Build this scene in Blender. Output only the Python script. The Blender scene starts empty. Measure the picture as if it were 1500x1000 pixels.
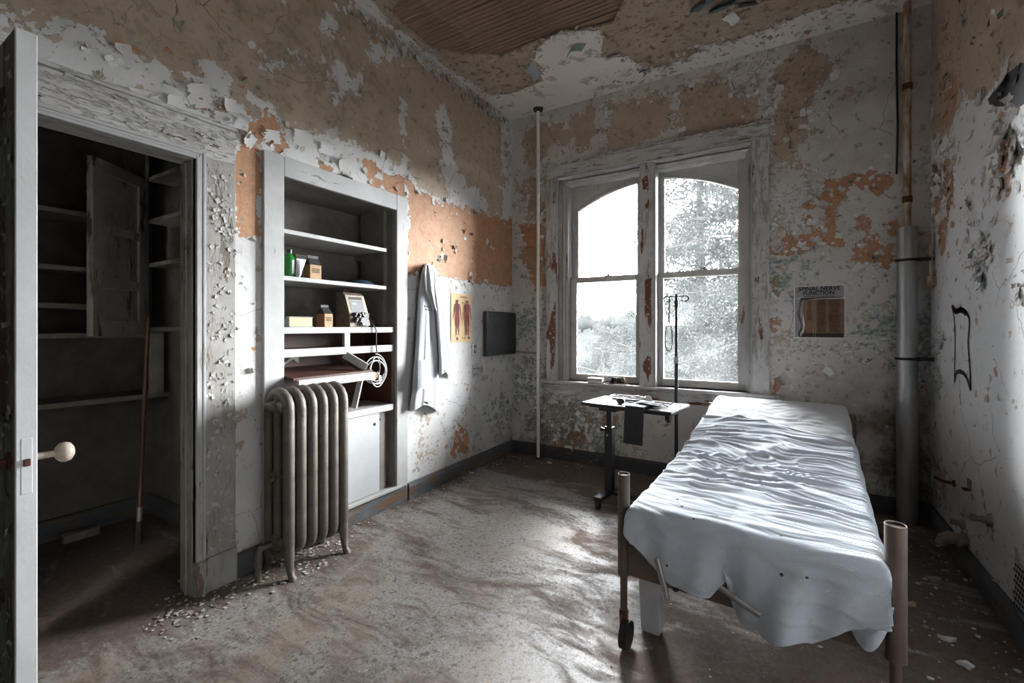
import bpy, bmesh, math, random
import numpy as np
from mathutils import Vector, Matrix
random.seed(7)
RNG = np.random.default_rng(11)
SC = bpy.context.scene
COL = SC.collection

# ------------------------------------------------------------------ camera
# room axes: x = distance from the left wall, y = 0 at the window wall (negative towards the camera), z up
F_PX, HX, HY = 660.0, 750.0, 479.0
YAW = math.atan(400 / 660)
CAM = (2.44, -4.03, 1.30)
SA, CA = math.sin(YAW), math.cos(YAW)
cam_d = bpy.data.cameras.new('camera')
cam_d.lens = 36.0 * F_PX / 1500
cam_d.sensor_width = 36.0
cam_d.shift_y = (HY - 500.0) / 1500
cam_d.clip_start = 0.02
cam_d.clip_end = 800
cam = bpy.data.objects.new('camera', cam_d)
COL.objects.link(cam)
cam.location = CAM
cam.rotation_euler = (math.pi / 2, 0, YAW)
SC.camera = cam

# ------------------------------------------------------------------ overcast sky
wd = bpy.data.worlds.new('overcast_sky')
SC.world = wd
wd.use_nodes = True
bg = wd.node_tree.nodes['Background']
bg.inputs['Color'].default_value = (0.93, 0.965, 1.0, 1)
bg.inputs['Strength'].default_value = 25.0
# portal that guides sky samples through the window opening
pl = bpy.data.lights.new('window_portal', 'AREA')
pl.shape = 'RECTANGLE'
pl.size, pl.size_y = 1.72, 2.02
pl.cycles.is_portal = True
plo = bpy.data.objects.new('window_portal', pl)
COL.objects.link(plo)
plo.location = (1.37, 0.20, 1.75)
plo.rotation_euler = (-math.pi / 2, 0, 0)

vs = SC.view_settings
vs.view_transform = 'Standard'
vs.look = 'None'
vs.gamma = 1.0
vs.exposure = 2.68
vs.use_curve_mapping = False
SC.cycles.use_denoising = True
SC.cycles.max_bounces = 7
SC.cycles.diffuse_bounces = 5
SC.cycles.glossy_bounces = 3
SC.cycles.transparent_max_bounces = 10
SC.cycles.sample_clamp_indirect = 6.0
SC.cycles.use_adaptive_sampling = True
SC.cycles.adaptive_threshold = .03
SC.cycles.caustics_reflective = False
SC.cycles.caustics_refractive = False

# ------------------------------------------------------------------ measuring
def hit(px, py, axis, val):
    t, v = (px - HX) / F_PX, -(py - HY) / F_PX
    d = (-SA + t * CA, CA + t * SA, v)
    s = (val - CAM[axis]) / d[axis]
    return Vector((CAM[0] + s * d[0], CAM[1] + s * d[1], CAM[2] + s * d[2]))
RX = 3.275      # right wall
CH = 3.46       # ceiling height
def LW(px, py): p = hit(px, py, 0, 0.0); return (p.y, p.z)
def BW(px, py): p = hit(px, py, 1, 0.0); return (p.x, p.z)
def RW(px, py): p = hit(px, py, 0, RX); return (p.y, p.z)
def CE(px, py): p = hit(px, py, 2, CH); return (p.x, p.y)
def FL(px, py): p = hit(px, py, 2, 0.0); return (p.x, p.y)

# ------------------------------------------------------------------ numpy noise
_T = RNG.random((256, 256))
def vnoise(x, y):
    x = np.asarray(x, float); y = np.asarray(y, float)
    xi = np.floor(x).astype(int); yi = np.floor(y).astype(int)
    fx = x - xi; fy = y - yi
    fx = fx * fx * (3 - 2 * fx); fy = fy * fy * (3 - 2 * fy)
    a = _T[xi % 256, yi % 256]; b = _T[(xi + 1) % 256, yi % 256]
    c = _T[xi % 256, (yi + 1) % 256]; d = _T[(xi + 1) % 256, (yi + 1) % 256]
    return (a * (1 - fx) + b * fx) * (1 - fy) + (c * (1 - fx) + d * fx) * fy
def fbm(x, y, o=4):
    s, a, t = 0, 1.0, 0
    for k in range(o):
        s = s + a * vnoise(x * 2 ** k + 17 * k, y * 2 ** k + 31 * k); t += a; a *= .5
    return s / t
def sdf(poly, U, V):
    """signed distance, positive inside"""
    d = np.full(U.shape, 1e9); ins = np.zeros(U.shape, bool)
    n = len(poly)
    for i in range(n):
        ax, ay = poly[i]; bx, by = poly[(i + 1) % n]
        ex, ey = bx - ax, by - ay
        L = ex * ex + ey * ey + 1e-12
        t = np.clip(((U - ax) * ex + (V - ay) * ey) / L, 0, 1)
        d = np.minimum(d, (U - ax - t * ex) ** 2 + (V - ay - t * ey) ** 2)
        c = (ay > V) != (by > V)
        with np.errstate(divide='ignore', invalid='ignore'):
            xi = (bx - ax) * (V - ay) / (by - ay + 1e-12) + ax
        ins ^= c & (U < xi)
    d = np.sqrt(d)
    return np.where(ins, d, -d)

# ------------------------------------------------------------------ node materials
class NT:
    def __init__(s, name, rough=.8):
        s.m = bpy.data.materials.new(name); s.m.use_nodes = True
        s.t = s.m.node_tree; s.n = s.t.nodes; s.b = s.n['Principled BSDF']
        s.b.inputs['Roughness'].default_value = rough
        s._co = None; s.dim = '3D'
    def flat(s, u, v):
        q = s.sep(s.co()); c = s.n.new('ShaderNodeCombineXYZ'); s.lk(q[u], c.inputs[0]); s.lk(q[v], c.inputs[1]); s._co = c.outputs[0]; s.dim = '2D'; return s
    def lk(s, a, b): s.t.links.new(a, b)
    def put(s, v, sock):
        if hasattr(v, 'is_output') or isinstance(v, bpy.types.NodeSocket): s.lk(v, sock)
        elif isinstance(v, (tuple, list)): sock.default_value = tuple(v) if len(v) == len(sock.default_value) else tuple(v) + (1,)
        else: sock.default_value = v
    def co(s, scale=None, rot=None):
        if s._co is None:
            s._co = s.n.new('ShaderNodeTexCoord').outputs['Object']
        if scale is None: return s._co
        mp = s.n.new('ShaderNodeMapping'); s.lk(s._co, mp.inputs['Vector'])
        mp.inputs['Scale'].default_value = scale
        if rot: mp.inputs['Rotation'].default_value = rot
        return mp.outputs[0]
    def noise(s, scale, detail=5, rough=.6, vec=None, dist=0):
        t = s.n.new('ShaderNodeTexNoise'); t.noise_dimensions = s.dim; s.lk(vec or s.co(), t.inputs['Vector'])
        t.inputs['Scale'].default_value = scale; t.inputs['Detail'].default_value = detail
        t.inputs['Roughness'].default_value = rough; t.inputs['Distortion'].default_value = dist
        return t.outputs['Fac']
    def noisec(s, scale, detail=3):
        t = s.n.new('ShaderNodeTexNoise'); t.noise_dimensions = s.dim; s.lk(s.co(), t.inputs['Vector'])
        t.inputs['Scale'].default_value = scale; t.inputs['Detail'].default_value = detail
        return t.outputs['Color']
    def vor(s, scale, feat='F1', out='Distance', vec=None, rnd=1.0):
        t = s.n.new('ShaderNodeTexVoronoi'); t.voronoi_dimensions = s.dim; t.feature = feat; s.lk(vec or s.co(), t.inputs['Vector'])
        t.inputs['Scale'].default_value = scale; t.inputs['Randomness'].default_value = rnd
        return t.outputs[out]
    def vadd(s, a, b, f):
        m = s.n.new('ShaderNodeVectorMath'); m.operation = 'MULTIPLY_ADD'
        s.lk(b, m.inputs[0]); m.inputs[1].default_value = (f, f, f); s.lk(a, m.inputs[2]); return m.outputs[0]
    def mt(s, op, a, b=0.0, c=0.0, clamp=False):
        m = s.n.new('ShaderNodeMath'); m.operation = op; m.use_clamp = clamp
        s.put(a, m.inputs[0]); s.put(b, m.inputs[1]); s.put(c, m.inputs[2]); return m.outputs[0]
    def rng(s, v, a, b, c=0.0, d=1.0):
        m = s.n.new('ShaderNodeMapRange'); s.put(v, m.inputs[0])
        for i, x in enumerate((a, b, c, d)): m.inputs[i + 1].default_value = x
        return m.outputs[0]
    def mix(s, f, a, b, blend='MIX'):
        m = s.n.new('ShaderNodeMix'); m.data_type = 'RGBA'; m.blend_type = blend
        s.put(f, m.inputs[0]); s.put(a, m.inputs[6]); s.put(b, m.inputs[7]); return m.outputs[2]
    def attr(s, name, out='Fac'):
        a = s.n.new('ShaderNodeAttribute'); a.attribute_name = name; return a.outputs[out]
    def sep(s, vec):
        a = s.n.new('ShaderNodeSeparateXYZ'); s.lk(vec, a.inputs[0]); return a.outputs
    def bump(s, h, dist=.01, strength=1.0):
        b = s.n.new('ShaderNodeBump'); s.put(h, b.inputs['Height'])
        b.inputs['Distance'].default_value = dist; b.inputs['Strength'].default_value = strength
        s.lk(b.outputs[0], s.b.inputs['Normal'])
    def col(s, v): s.put(v, s.b.inputs['Base Color']); return s
    def set(s, **k):
        for a, v in k.items(): s.put(v, s.b.inputs[a.replace('_', ' ')])
        return s

def plain(name, c, rough=.7, metal=0.0, var=.25, scale=18, bump=.002, bscale=60):
    t = NT(name, rough)
    n = t.noise(scale, 6, .65)
    d = tuple(x * (1 - var) for x in c); e = tuple(min(1, x * (1 + var * .6)) for x in c)
    t.col(t.mix(t.rng(n, .3, .7), d, e)); t.b.inputs['Metallic'].default_value = metal
    if bump: t.bump(t.noise(bscale, 5), bump, .6)
    return t.m

# paint layers of the walls: tan undercoat, peach plaster, teal paint; the fields come from the mesh
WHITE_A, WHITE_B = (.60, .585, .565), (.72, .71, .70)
TAN_A, TAN_B = (.42, .325, .24), (.52, .415, .32)
PEACH_A, PEACH_B = (.40, .195, .095), (.54, .30, .175)
TEAL = (.12, .20, .165)
def wall_mat(name, ui, chipscale=36, WHITE_A=WHITE_A, WHITE_B=WHITE_B, rough=(.6, .85), spec=.5):
    t = NT(name, .72).flat(ui, 2)
    n1 = t.noise(5.5, 7, .62); n2 = t.noise(38, 4, .6); n3 = t.noise(1.9, 5, .6); n4 = t.noise(13, 6, .7)
    big = t.mt('MULTIPLY_ADD', n1, .42, -.21)
    fine = t.mt('MULTIPLY_ADD', n2, .06, -.03)
    def mask(field, shift):
        f = t.mt('ADD', t.attr(field), t.mt('ADD', t.mt('MULTIPLY', big, shift), fine))
        return t.rng(f, -.002, .002)
    tan = mask('tan', .8); peach = mask('peach', -.5)
    # small chips: cells of a warped voronoi, present where the mesh field says so
    wv = t.vadd(t.co(), t.noisec(14, 3), .05)
    cellv = t.sep(t.vor(chipscale, 'F1', 'Color', wv))
    chipf = t.attr('chip')
    cl = t.mt('MULTIPLY', chipf, t.rng(n1, .46, .66, 0, .6))
    chip = t.mt('LESS_THAN', cellv[0], cl)
    chip2 = t.mt('MULTIPLY', chip, t.mt('GREATER_THAN', cellv[1], .55))
    # cracks
    wv2 = t.vadd(t.co(), t.noisec(3.0, 4), .22)
    ck = t.rng(t.vor(2.4, 'DISTANCE_TO_EDGE', 'Distance', wv2), .002, .007, 1, 0)
    ck = t.mt('MULTIPLY', ck, t.rng(n3, .48, .54))
    ck2 = t.rng(t.vor(11, 'DISTANCE_TO_EDGE', 'Distance', wv), .003, .013, 1, 0)
    ck2 = t.mt('MULTIPLY', ck2, t.mt('MULTIPLY', t.rng(n1, .52, .56), t.rng(chipf, .1, .5)))
    crack = t.mt('MAXIMUM', ck, ck2)
    white = t.mix(t.rng(n3, .3, .7), WHITE_A, WHITE_B)
    white = t.mix(t.rng(n4, .54, .72, 0, .16), white, (.33, .30, .27))
    tanc = t.mix(t.rng(n3, .3, .7), TAN_A, TAN_B)
    tanc = t.mix(t.rng(n4, .52, .70, 0, .4), tanc, (.24, .17, .115))
    peac = t.mix(t.rng(n4, .3, .7), PEACH_A, PEACH_B)
    c = t.mix(tan, white, tanc)
    c = t.mix(t.mt('MULTIPLY', chip, .9), c, t.mix(tan, tanc, (.37, .31, .25)))
    c = t.mix(t.mt('MULTIPLY', chip2, t.rng(cellv[2], .82, .83)), c, peac)
    c = t.mix(peach, c, peac)
    green = t.mt('MULTIPLY', t.mt('GREATER_THAN', t.mt('ADD', t.attr('teal'), t.mt('MULTIPLY_ADD', n4, 1.5, -1.0)), .0), t.rng(n2, .4, .62, .25, .9))
    c = t.mix(green, c, TEAL)
    stain = t.mt('MULTIPLY', t.attr('stain'), t.rng(n1, .32, .66))
    c = t.mix(t.mt('MULTIPLY', stain, .85), c, (.125, .085, .055))
    c = t.mix(t.mt('MULTIPLY', crack, .8), c, (.09, .065, .05))
    t.col(c)
    h = t.mt('SUBTRACT', 1.0, t.mt('MULTIPLY', tan, .35))
    h = t.mt('SUBTRACT', h, t.mt('MULTIPLY', peach, .6))
    h = t.mt('SUBTRACT', h, t.mt('MULTIPLY', chip, .45))
    h = t.mt('ADD', h, t.mt('MULTIPLY', n4, .5))
    t.bump(h, .010, .8)
    t.set(Roughness=t.rng(n2, .3, .7, *rough), Specular_IOR_Level=spec)
    return t.m

def chipped(name, axis, amount=.5, base_a=(.46, .44, .415), base_b=(.60, .59, .575), wood=(.16, .062, .032), under=(.30, .265, .225), field=False, sc=1.0):
    """cracked old paint over wood; axis = direction of the grain"""
    t = NT(name, .6)
    st = [26.0 * sc] * 3; st[axis] = 4.5 * sc
    v = t.co(tuple(st))
    n = t.noise(1.0, 8, .7, v)
    n2 = t.noise(.42, 6, .66, v)
    a = .66 - .2 * amount
    m1 = t.rng(n, a, a + .015)
    m2 = t.rng(n2, a + .035, a + .045)
    if field:
        m2 = t.mt('MAXIMUM', m2, t.rng(t.mt('ADD', t.attr('wood'), t.mt('MULTIPLY_ADD', n2, .14, -.07)), -.001, .001))
    st2 = [60.0 * sc] * 3; st2[axis] = 9.0 * sc
    ck = t.rng(t.vor(1.0, 'DISTANCE_TO_EDGE', 'Distance', t.co(tuple(st2))), .0, .06, 1, 0)
    ck = t.mt('MULTIPLY', ck, t.rng(t.noise(5, 4), .45, .6, 0, min(1.0, amount * 1.3)))
    c = t.mix(t.rng(t.noise(7, 5), .3, .7), base_a, base_b)
    c = t.mix(t.mt('MULTIPLY', m1, .75), c, under)
    c = t.mix(t.mt('MULTIPLY', ck, .7), c, (.13, .105, .085))
    c = t.mix(m2, c, t.mix(t.noise(2.0, 4, .6, v), tuple(x * .6 for x in wood), tuple(x * 1.4 for x in wood)))
    t.col(c)
    h = t.mt('SUBTRACT', 1.0, t.mt('MULTIPLY', m1, .5))
    h = t.mt('SUBTRACT', h, t.mt('MULTIPLY', m2, .6))
    h = t.mt('SUBTRACT', h, t.mt('MULTIPLY', ck, .5))
    h = t.mt('ADD', h, t.mt('MULTIPLY', t.noise(30, 5), .2))
    t.bump(h, .006, .8)
    return t.m

def see_through(name, colr, opac, rough=.1, gloss=.1, dirt=None):
    """thin clear sheet: transparent with a little gloss and an optional dust film"""
    m = bpy.data.materials.new(name); m.use_nodes = True
    t = m.node_tree; n = t.nodes; n.clear()
    out = n.new('ShaderNodeOutputMaterial')
    tr = n.new('ShaderNodeBsdfTransparent'); tr.inputs[0].default_value = colr + (1,)
    gl = n.new('ShaderNodeBsdfGlossy'); gl.inputs['Roughness'].default_value = rough
    fr = n.new('ShaderNodeFresnel'); fr.inputs[0].default_value = 1.45
    mx = n.new('ShaderNodeMixShader')
    t.links.new(fr.outputs[0], mx.inputs[0]); t.links.new(tr.outputs[0], mx.inputs[1]); t.links.new(gl.outputs[0], mx.inputs[2])
    df = n.new('ShaderNodeBsdfDiffuse'); tl = n.new('ShaderNodeBsdfTranslucent')
    for q in (df, tl): q.inputs[0].default_value = (dirt or colr) + (1,)
    ad = n.new('ShaderNodeMixShader'); ad.inputs[0].default_value = .5
    t.links.new(df.outputs[0], ad.inputs[1]); t.links.new(tl.outputs[0], ad.inputs[2])
    m2 = n.new('ShaderNodeMixShader')
    tc = n.new('ShaderNodeTexCoord'); nz = n.new('ShaderNodeTexNoise'); nz.inputs['Scale'].default_value = 3.5; nz.inputs['Detail'].default_value = 8
    t.links.new(tc.outputs['Object'], nz.inputs['Vector'])
    mr = n.new('ShaderNodeMapRange'); t.links.new(nz.outputs['Fac'], mr.inputs[0])
    mr.inputs[1].default_value = .3; mr.inputs[2].default_value = .72
    mr.inputs[3].default_value = opac * .6; mr.inputs[4].default_value = min(1, opac * 1.5)
    t.links.new(mr.outputs[0], m2.inputs[0]); t.links.new(mx.outputs[0], m2.inputs[1]); t.links.new(ad.outputs[0], m2.inputs[2])
    t.links.new(m2.outputs[0], out.inputs[0])
    return m

# ------------------------------------------------------------------ meshes
class MB:
    def __init__(s): s.v = []; s.f = []; s.tint = []
    def add(s, vs, fs, tint=None):
        k = len(s.v); s.v += [tuple(p) for p in vs]; s.f += [tuple(i + k for i in f) for f in fs]
        if tint is not None: s.tint += [tint] * len(vs)
        return s
    def box(s, a, b, M=None):
        x0, x1 = sorted((a[0], b[0])); y0, y1 = sorted((a[1], b[1])); z0, z1 = sorted((a[2], b[2]))
        vs = [Vector(p) for p in ((x0, y0, z0), (x1, y0, z0), (x1, y1, z0), (x0, y1, z0), (x0, y0, z1), (x1, y0, z1), (x1, y1, z1), (x0, y1, z1))]
        if M is not None: vs = [M @ p for p in vs]
        return s.add(vs, [(0, 3, 2, 1), (4, 5, 6, 7), (0, 1, 5, 4), (1, 2, 6, 5), (2, 3, 7, 6), (3, 0, 4, 7)])
    def bar(s, p, q, w, h, up=(0, 0, 1)):
        """square bar from p to q"""
        p, q = Vector(p), Vector(q); d = (q - p).normalized(); u = Vector(up)
        if abs(d.dot(u)) > .98: u = Vector((1, 0, 0))
        x = d.cross(u).normalized(); y = x.cross(d)
        c = [(-w / 2, -h / 2), (w / 2, -h / 2), (w / 2, h / 2), (-w / 2, h / 2)]
        vs = [p + x * a + y * b for a, b in c] + [q + x * a + y * b for a, b in c]
        return s.add(vs, [(3, 2, 1, 0), (4, 5, 6, 7), (0, 1, 5, 4), (1, 2, 6, 5), (2, 3, 7, 6), (3, 0, 4, 7)])
    def tube(s, pts, r, n=10, cap=True, closed=False):
        P = [Vector(p) for p in pts]; m = len(P)
        R = [r] * m if not isinstance(r, (list, tuple)) else list(r)
        vs = []; fs = []; prev = None
        for i, p in enumerate(P):
            if closed: d = (P[(i + 1) % m] - P[i - 1])
            else: d = P[min(i + 1, m - 1)] - P[max(i - 1, 0)]
            d = d.normalized() if d.length > 1e-9 else Vector((0, 0, 1))
            if prev is None:
                u = Vector((0, 0, 1)) if abs(d.z) < .9 else Vector((1, 0, 0))
                x = d.cross(u).normalized()
            else:
                x = prev - d * prev.dot(d)
                x = x.normalized() if x.length > 1e-6 else d.orthogonal().normalized()
            prev = x; y = d.cross(x)
            vs += [p + (x * math.cos(2 * math.pi * k / n) + y * math.sin(2 * math.pi * k / n)) * R[i] for k in range(n)]
        for i in range(m if closed else m - 1):
            j = (i + 1) % m
            for k in range(n):
                l = (k + 1) % n
                fs.append((i * n + k, i * n + l, j * n + l, j * n + k))
        if cap and not closed:
            fs.append(tuple(reversed(range(n)))); fs.append(tuple(range((m - 1) * n, m * n)))
        return s.add(vs, fs)
    def lathe(s, prof, c=(0, 0, 0), n=20, M=None):
        """prof = [(radius, height)...] about z"""
        vs = []; fs = []; m = len(prof)
        for r, h in prof:
            for k in range(n):
                a = 2 * math.pi * k / n
                p = Vector((r * math.cos(a), r * math.sin(a), h))
                vs.append((M @ p if M is not None else p) + Vector(c))
        for i in range(m - 1):
            for k in range(n):
                l = (k + 1) % n
                fs.append((i * n + k, i * n + l, (i + 1) * n + l, (i + 1) * n + k))
        if prof[0][0] > 1e-6: fs.append(tuple(reversed(range(n))))
        if prof[-1][0] > 1e-6: fs.append(tuple(range((m - 1) * n, m * n)))
        return s.add(vs, fs)
    def prism(s, poly, fa, fb):
        """poly = 2-D outline, fa/fb map (a, b) to the two caps"""
        n = len(poly)
        vs = [Vector(fa(*p)) for p in poly] + [Vector(fb(*p)) for p in poly]
        fs = [tuple(range(n)), tuple(reversed(range(n, 2 * n)))]
        fs += [(i, i + n, (i + 1) % n + n, (i + 1) % n) for i in range(n)]
        return s.add(vs, fs)
    def grid(s, fn, nu, nv, tint=None):
        vs = [fn(i / nu, j / nv) for j in range(nv + 1) for i in range(nu + 1)]
        fs = [(j * (nu + 1) + i, j * (nu + 1) + i + 1, (j + 1) * (nu + 1) + i + 1, (j + 1) * (nu + 1) + i) for j in range(nv) for i in range(nu)]
        return s.add(vs, fs, tint)
    def flake(s, o, U, N, w, l, curl, tint, seg=4, rough=.25):
        """a paint flake held along one edge at o, running along U and curling away from the wall along N"""
        U = Vector(U).normalized(); N = Vector(N).normalized(); S = U.cross(N)
        vs = []; fs = []; p = Vector(o) + N * .0008
        nw = 3
        for i in range(seg + 1):
            q = i / seg; a = curl * q * q
            ww = w * (1 - .45 * q * random.random()) * (1 + rough * (random.random() - .5))
            sk = w * .15 * (random.random() - .5)
            for k in range(nw + 1):
                e = (k / nw - .5)
                vs.append(p + S * (e * ww + sk) + U * (random.random() - .5) * rough * l / seg * .8 + N * (abs(e) ** 2) * w * .25 * q)
            p = p + (U * math.cos(a) + N * math.sin(a)) * (l / seg)
        for i in range(seg):
            for k in range(nw):
                fs.append((i * (nw + 1) + k, i * (nw + 1) + k + 1, (i + 1) * (nw + 1) + k + 1, (i + 1) * (nw + 1) + k))
        return s.add(vs, fs, tint)
    def build(s, name, mat, parent=None, smooth=False, bevel=0, seg=1, recalc=True):
        me = bpy.data.meshes.new(name)
        me.from_pydata([tuple(p) for p in s.v], [], s.f)
        if s.tint and len(s.tint) == len(s.v):
            ca = me.color_attributes.new('tint', 'FLOAT_COLOR', 'POINT')
            ca.data.foreach_set('color', [c for t in s.tint for c in (t[0], t[1], t[2], 1)])
        if recalc or bevel:
            bm = bmesh.new(); bm.from_mesh(me)
            if recalc: bmesh.ops.recalc_face_normals(bm, faces=bm.faces)
            if bevel:
                ed = [e for e in bm.edges if len(e.link_faces) == 2 and e.calc_face_angle(0) > .5]
                bmesh.ops.bevel(bm, geom=ed, offset=bevel, segments=seg, affect='EDGES', profile=.5)
            bm.to_mesh(me); bm.free()
        if smooth:
            me.polygons.foreach_set('use_smooth', [True] * len(me.polygons))
            if smooth != 'all': me.set_sharp_from_angle(angle=.7)
        me.materials.append(mat)
        o = bpy.data.objects.new(name, me); COL.objects.link(o)
        if parent is not None: o.parent = parent; o.matrix_parent_inverse = parent.matrix_world.inverted() if parent.type == 'EMPTY' and False else Matrix()
        return o

def tag(o, label, cat, group=None):
    o['label'] = label; o['category'] = cat
    if group: o['group'] = group
    return o
def struct(o): o['kind'] = 'structure'; return o
def empty(name):
    o = bpy.data.objects.new(name, None); COL.objects.link(o); o.empty_display_size = .1; return o
def stuff(o): o['kind'] = 'stuff'; return o
def copy_part(o, parent, loc=(0, 0, 0), rz=0.0):
    c = o.copy(); COL.objects.link(c); c.parent = parent; c.location = loc; c.rotation_euler = (0, 0, rz); return c
def text_part(name, txt, size, M, mat, parent, offset=0.0, align='CENTER', sx=1.0, thick=.0003):
    cu = bpy.data.curves.new(name, 'FONT'); cu.body = txt; cu.size = size; cu.align_x = align; cu.offset = offset; cu.extrude = thick; cu.resolution_u = 2
    ob = bpy.data.objects.new(name + '_t', cu); COL.objects.link(ob)
    me = bpy.data.meshes.new_from_object(ob.evaluated_get(bpy.context.evaluated_depsgraph_get()))
    bpy.data.objects.remove(ob); bpy.data.curves.remove(cu)
    me.transform(M @ Matrix.Diagonal((sx, 1, 1, 1)))
    me.name = name
    me.materials.clear(); me.materials.append(mat)
    o = bpy.data.objects.new(name, me); COL.objects.link(o); o.parent = parent
    return o
def set_field(o, name, fn):
    """per-vertex number computed from world coordinates"""
    me = o.data; n = len(me.vertices)
    c = np.empty(n * 3); me.vertices.foreach_get('co', c); c = c.reshape(n, 3)
    a = me.attributes.new(name, 'FLOAT', 'POINT'); a.data.foreach_set('value', np.asarray(fn(c), np.float32))
# ================================================================== the room shell
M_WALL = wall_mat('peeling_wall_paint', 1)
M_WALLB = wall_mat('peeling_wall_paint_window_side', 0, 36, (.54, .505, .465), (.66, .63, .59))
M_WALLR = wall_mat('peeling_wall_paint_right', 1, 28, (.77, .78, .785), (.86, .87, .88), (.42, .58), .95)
M_TRIM_Z = chipped('cracked_trim_paint_vertical', 2, .45, (.29, .268, .24), (.40, .38, .35), (.17, .135, .10))
M_TRIM_Y = chipped('cracked_trim_paint_long', 1, .55)
M_TRIM_X = chipped('cracked_trim_paint_across', 0, .5)
M_WIN_Z = chipped('window_paint_vertical', 2, .5, field=True)
M_WIN_X = chipped('window_paint_across', 0, .4)
M_FRAME_Z = chipped('cabinet_frame_paint_vertical', 2, .12, (.39, .385, .375), (.475, .47, .46))
M_FRAME_Y = chipped('cabinet_frame_paint_long', 1, .12, (.39, .385, .375), (.475, .47, .46))

def wall_grid(name, to3, u0, u1, v0, v1, holes, cell, mat, extra=None):
    us = set(np.linspace(u0, u1, int((u1 - u0) / cell) + 1).round(4)); vs_ = set(np.linspace(v0, v1, int((v1 - v0) / cell) + 1).round(4))
    for h in holes: us |= {h[0], h[1]}; vs_ |= {h[2], h[3]}
    us = sorted(us); vs_ = sorted(vs_)
    mb = MB(); mb.v = [to3(a, b) for b in vs_ for a in us]; n = len(us)
    for j in range(len(vs_) - 1):
        for i in range(n - 1):
            cu, cv = (us[i] + us[i + 1]) / 2, (vs_[j] + vs_[j + 1]) / 2
            if any(h[0] < cu < h[1] and h[2] < cv < h[3] for h in holes): continue
            mb.f.append((j * n + i, j * n + i + 1, (j + 1) * n + i + 1, (j + 1) * n + i))
    if extra: extra(mb)
    o = mb.build(name, mat, recalc=False); return struct(o)
def blobs(U, V, lst):
    r = np.zeros(U.shape)
    for (u, v), rad, amp in lst: r = np.maximum(r, amp * np.clip(1.3 - np.hypot(U - u, V - v) / rad, 0, 1))
    return r
def layers(o, ui, vi, tan, tancut, peach, peachcut, chip, teal, stain):
    def uni(polys, cuts):
        def fn(c):
            U, V = c[:, ui], c[:, vi]; d = np.full(len(U), -1.0)
            for p in polys: d = np.maximum(d, sdf(p, U, V))
            for p in cuts: d = np.minimum(d, -sdf(p, U, V))
            return d
        return fn
    set_field(o, 'tan', uni(tan, tancut)); set_field(o, 'peach', uni(peach, peachcut))
    for nm, ff in (('chip', chip), ('teal', teal), ('stain', stain)):
        set_field(o, nm, lambda c, ff=ff: ff(c[:, ui], c[:, vi]))
def pp(fn, *pts): return [fn(*p) for p in pts]

# ---- left wall
wl = wall_grid('wall_left', lambda a, b: (0, a, b), -5.4, 0, 0, CH, [(-3.66, -2.969, -1, 2.106), (-2.56, -1.63, .1, 2.17)], .025, M_WALL)
L_TAN = [[(-5.4, 3.6), (-5.4, 2.2)] + pp(LW, (68, 38), (135, 40), (150, 85), (205, 70), (250, 125), (330, 160), (345, 150), (400, 175), (430, 185), (520, 215), (590, 245), (600, 262), (640, 290), (680, 300), (720, 310), (736, 320), (737, 260), (733, 185), (722, 160), (700, 138), (640, 97), (580, 52), (520, 12)) + [(-2.0, 3.6)]]
L_CUT = [pp(LW, *p) for p in (
    [(285, 75), (320, 90), (338, 140), (345, 160), (310, 150), (280, 115)], [(168, 72), (218, 82), (205, 112), (170, 100)],
    [(360, 130), (385, 150), (400, 165), (395, 180), (360, 160)], [(383, 75), (413, 85), (410, 105), (385, 100)], [(418, 75), (448, 78), (446, 100), (420, 95)],
    [(463, 83), (478, 85), (484, 110), (475, 125), (465, 110)], [(488, 85), (503, 95), (508, 140), (490, 158), (487, 135), (495, 120), (485, 100)],
    [(518, 120), (530, 90), (536, 105), (527, 145), (521, 140)], [(543, 60), (557, 65), (556, 88), (546, 95)], [(570, 58), (584, 70), (583, 85), (570, 80)],
    [(640, 150), (652, 145), (660, 190), (668, 240), (660, 270), (645, 235), (640, 190)], [(650, 255), (680, 262), (720, 300), (715, 318), (660, 300)], [(588, 75), (593, 80), (595, 255), (590, 255)],
    [(480, 20), (500, 35), (490, 55), (475, 40)])]
L_PEACH = [pp(LW, *p) for p in (
    [(345, 195), (383, 165), (420, 190), (418, 215), (381, 222), (382, 345), (348, 355)], [(535, 238), (592, 262), (592, 292), (548, 272)],
    [(597, 268), (640, 294), (690, 306), (752, 324), (756, 422), (700, 416), (650, 405), (597, 398)], [(280, 152), (300, 140), (336, 165), (330, 174), (300, 160)],
    [(468, 236), (490, 248), (486, 260), (472, 252)], [(668, 608), (685, 630), (685, 664), (663, 668)], [(648, 355), (655, 360), (652, 372)])]
layers(wl, 1, 2, L_TAN, L_CUT, L_PEACH, [],
    lambda U, V: .10 + blobs(U, V, [(LW(455, 70), .55, .9), (LW(745, 240), .28, .8), (LW(650, 200), .25, .9), (LW(360, 150), .5, .8), (LW(120, 90), .8, .7), (LW(630, 650), .3, .95), (LW(720, 610), .35, .7), (LW(660, 410), .25, .4), (LW(720, 420), .3, .5), (LW(330, 600), .3, .5)]),
    lambda U, V: .02 + blobs(U, V, [(LW(735, 600), .22, .34), (LW(690, 120), .2, .22), (LW(640, 75), .2, .26), (LW(745, 500), .2, .18), (LW(745, 220), .2, .2)]),
    lambda U, V: .03 + blobs(U, V, [(LW(450, 60), .7, .35), (LW(675, 640), .25, .5), (LW(690, 655), .3, .4), (LW(745, 640), .25, .6)]))

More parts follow.
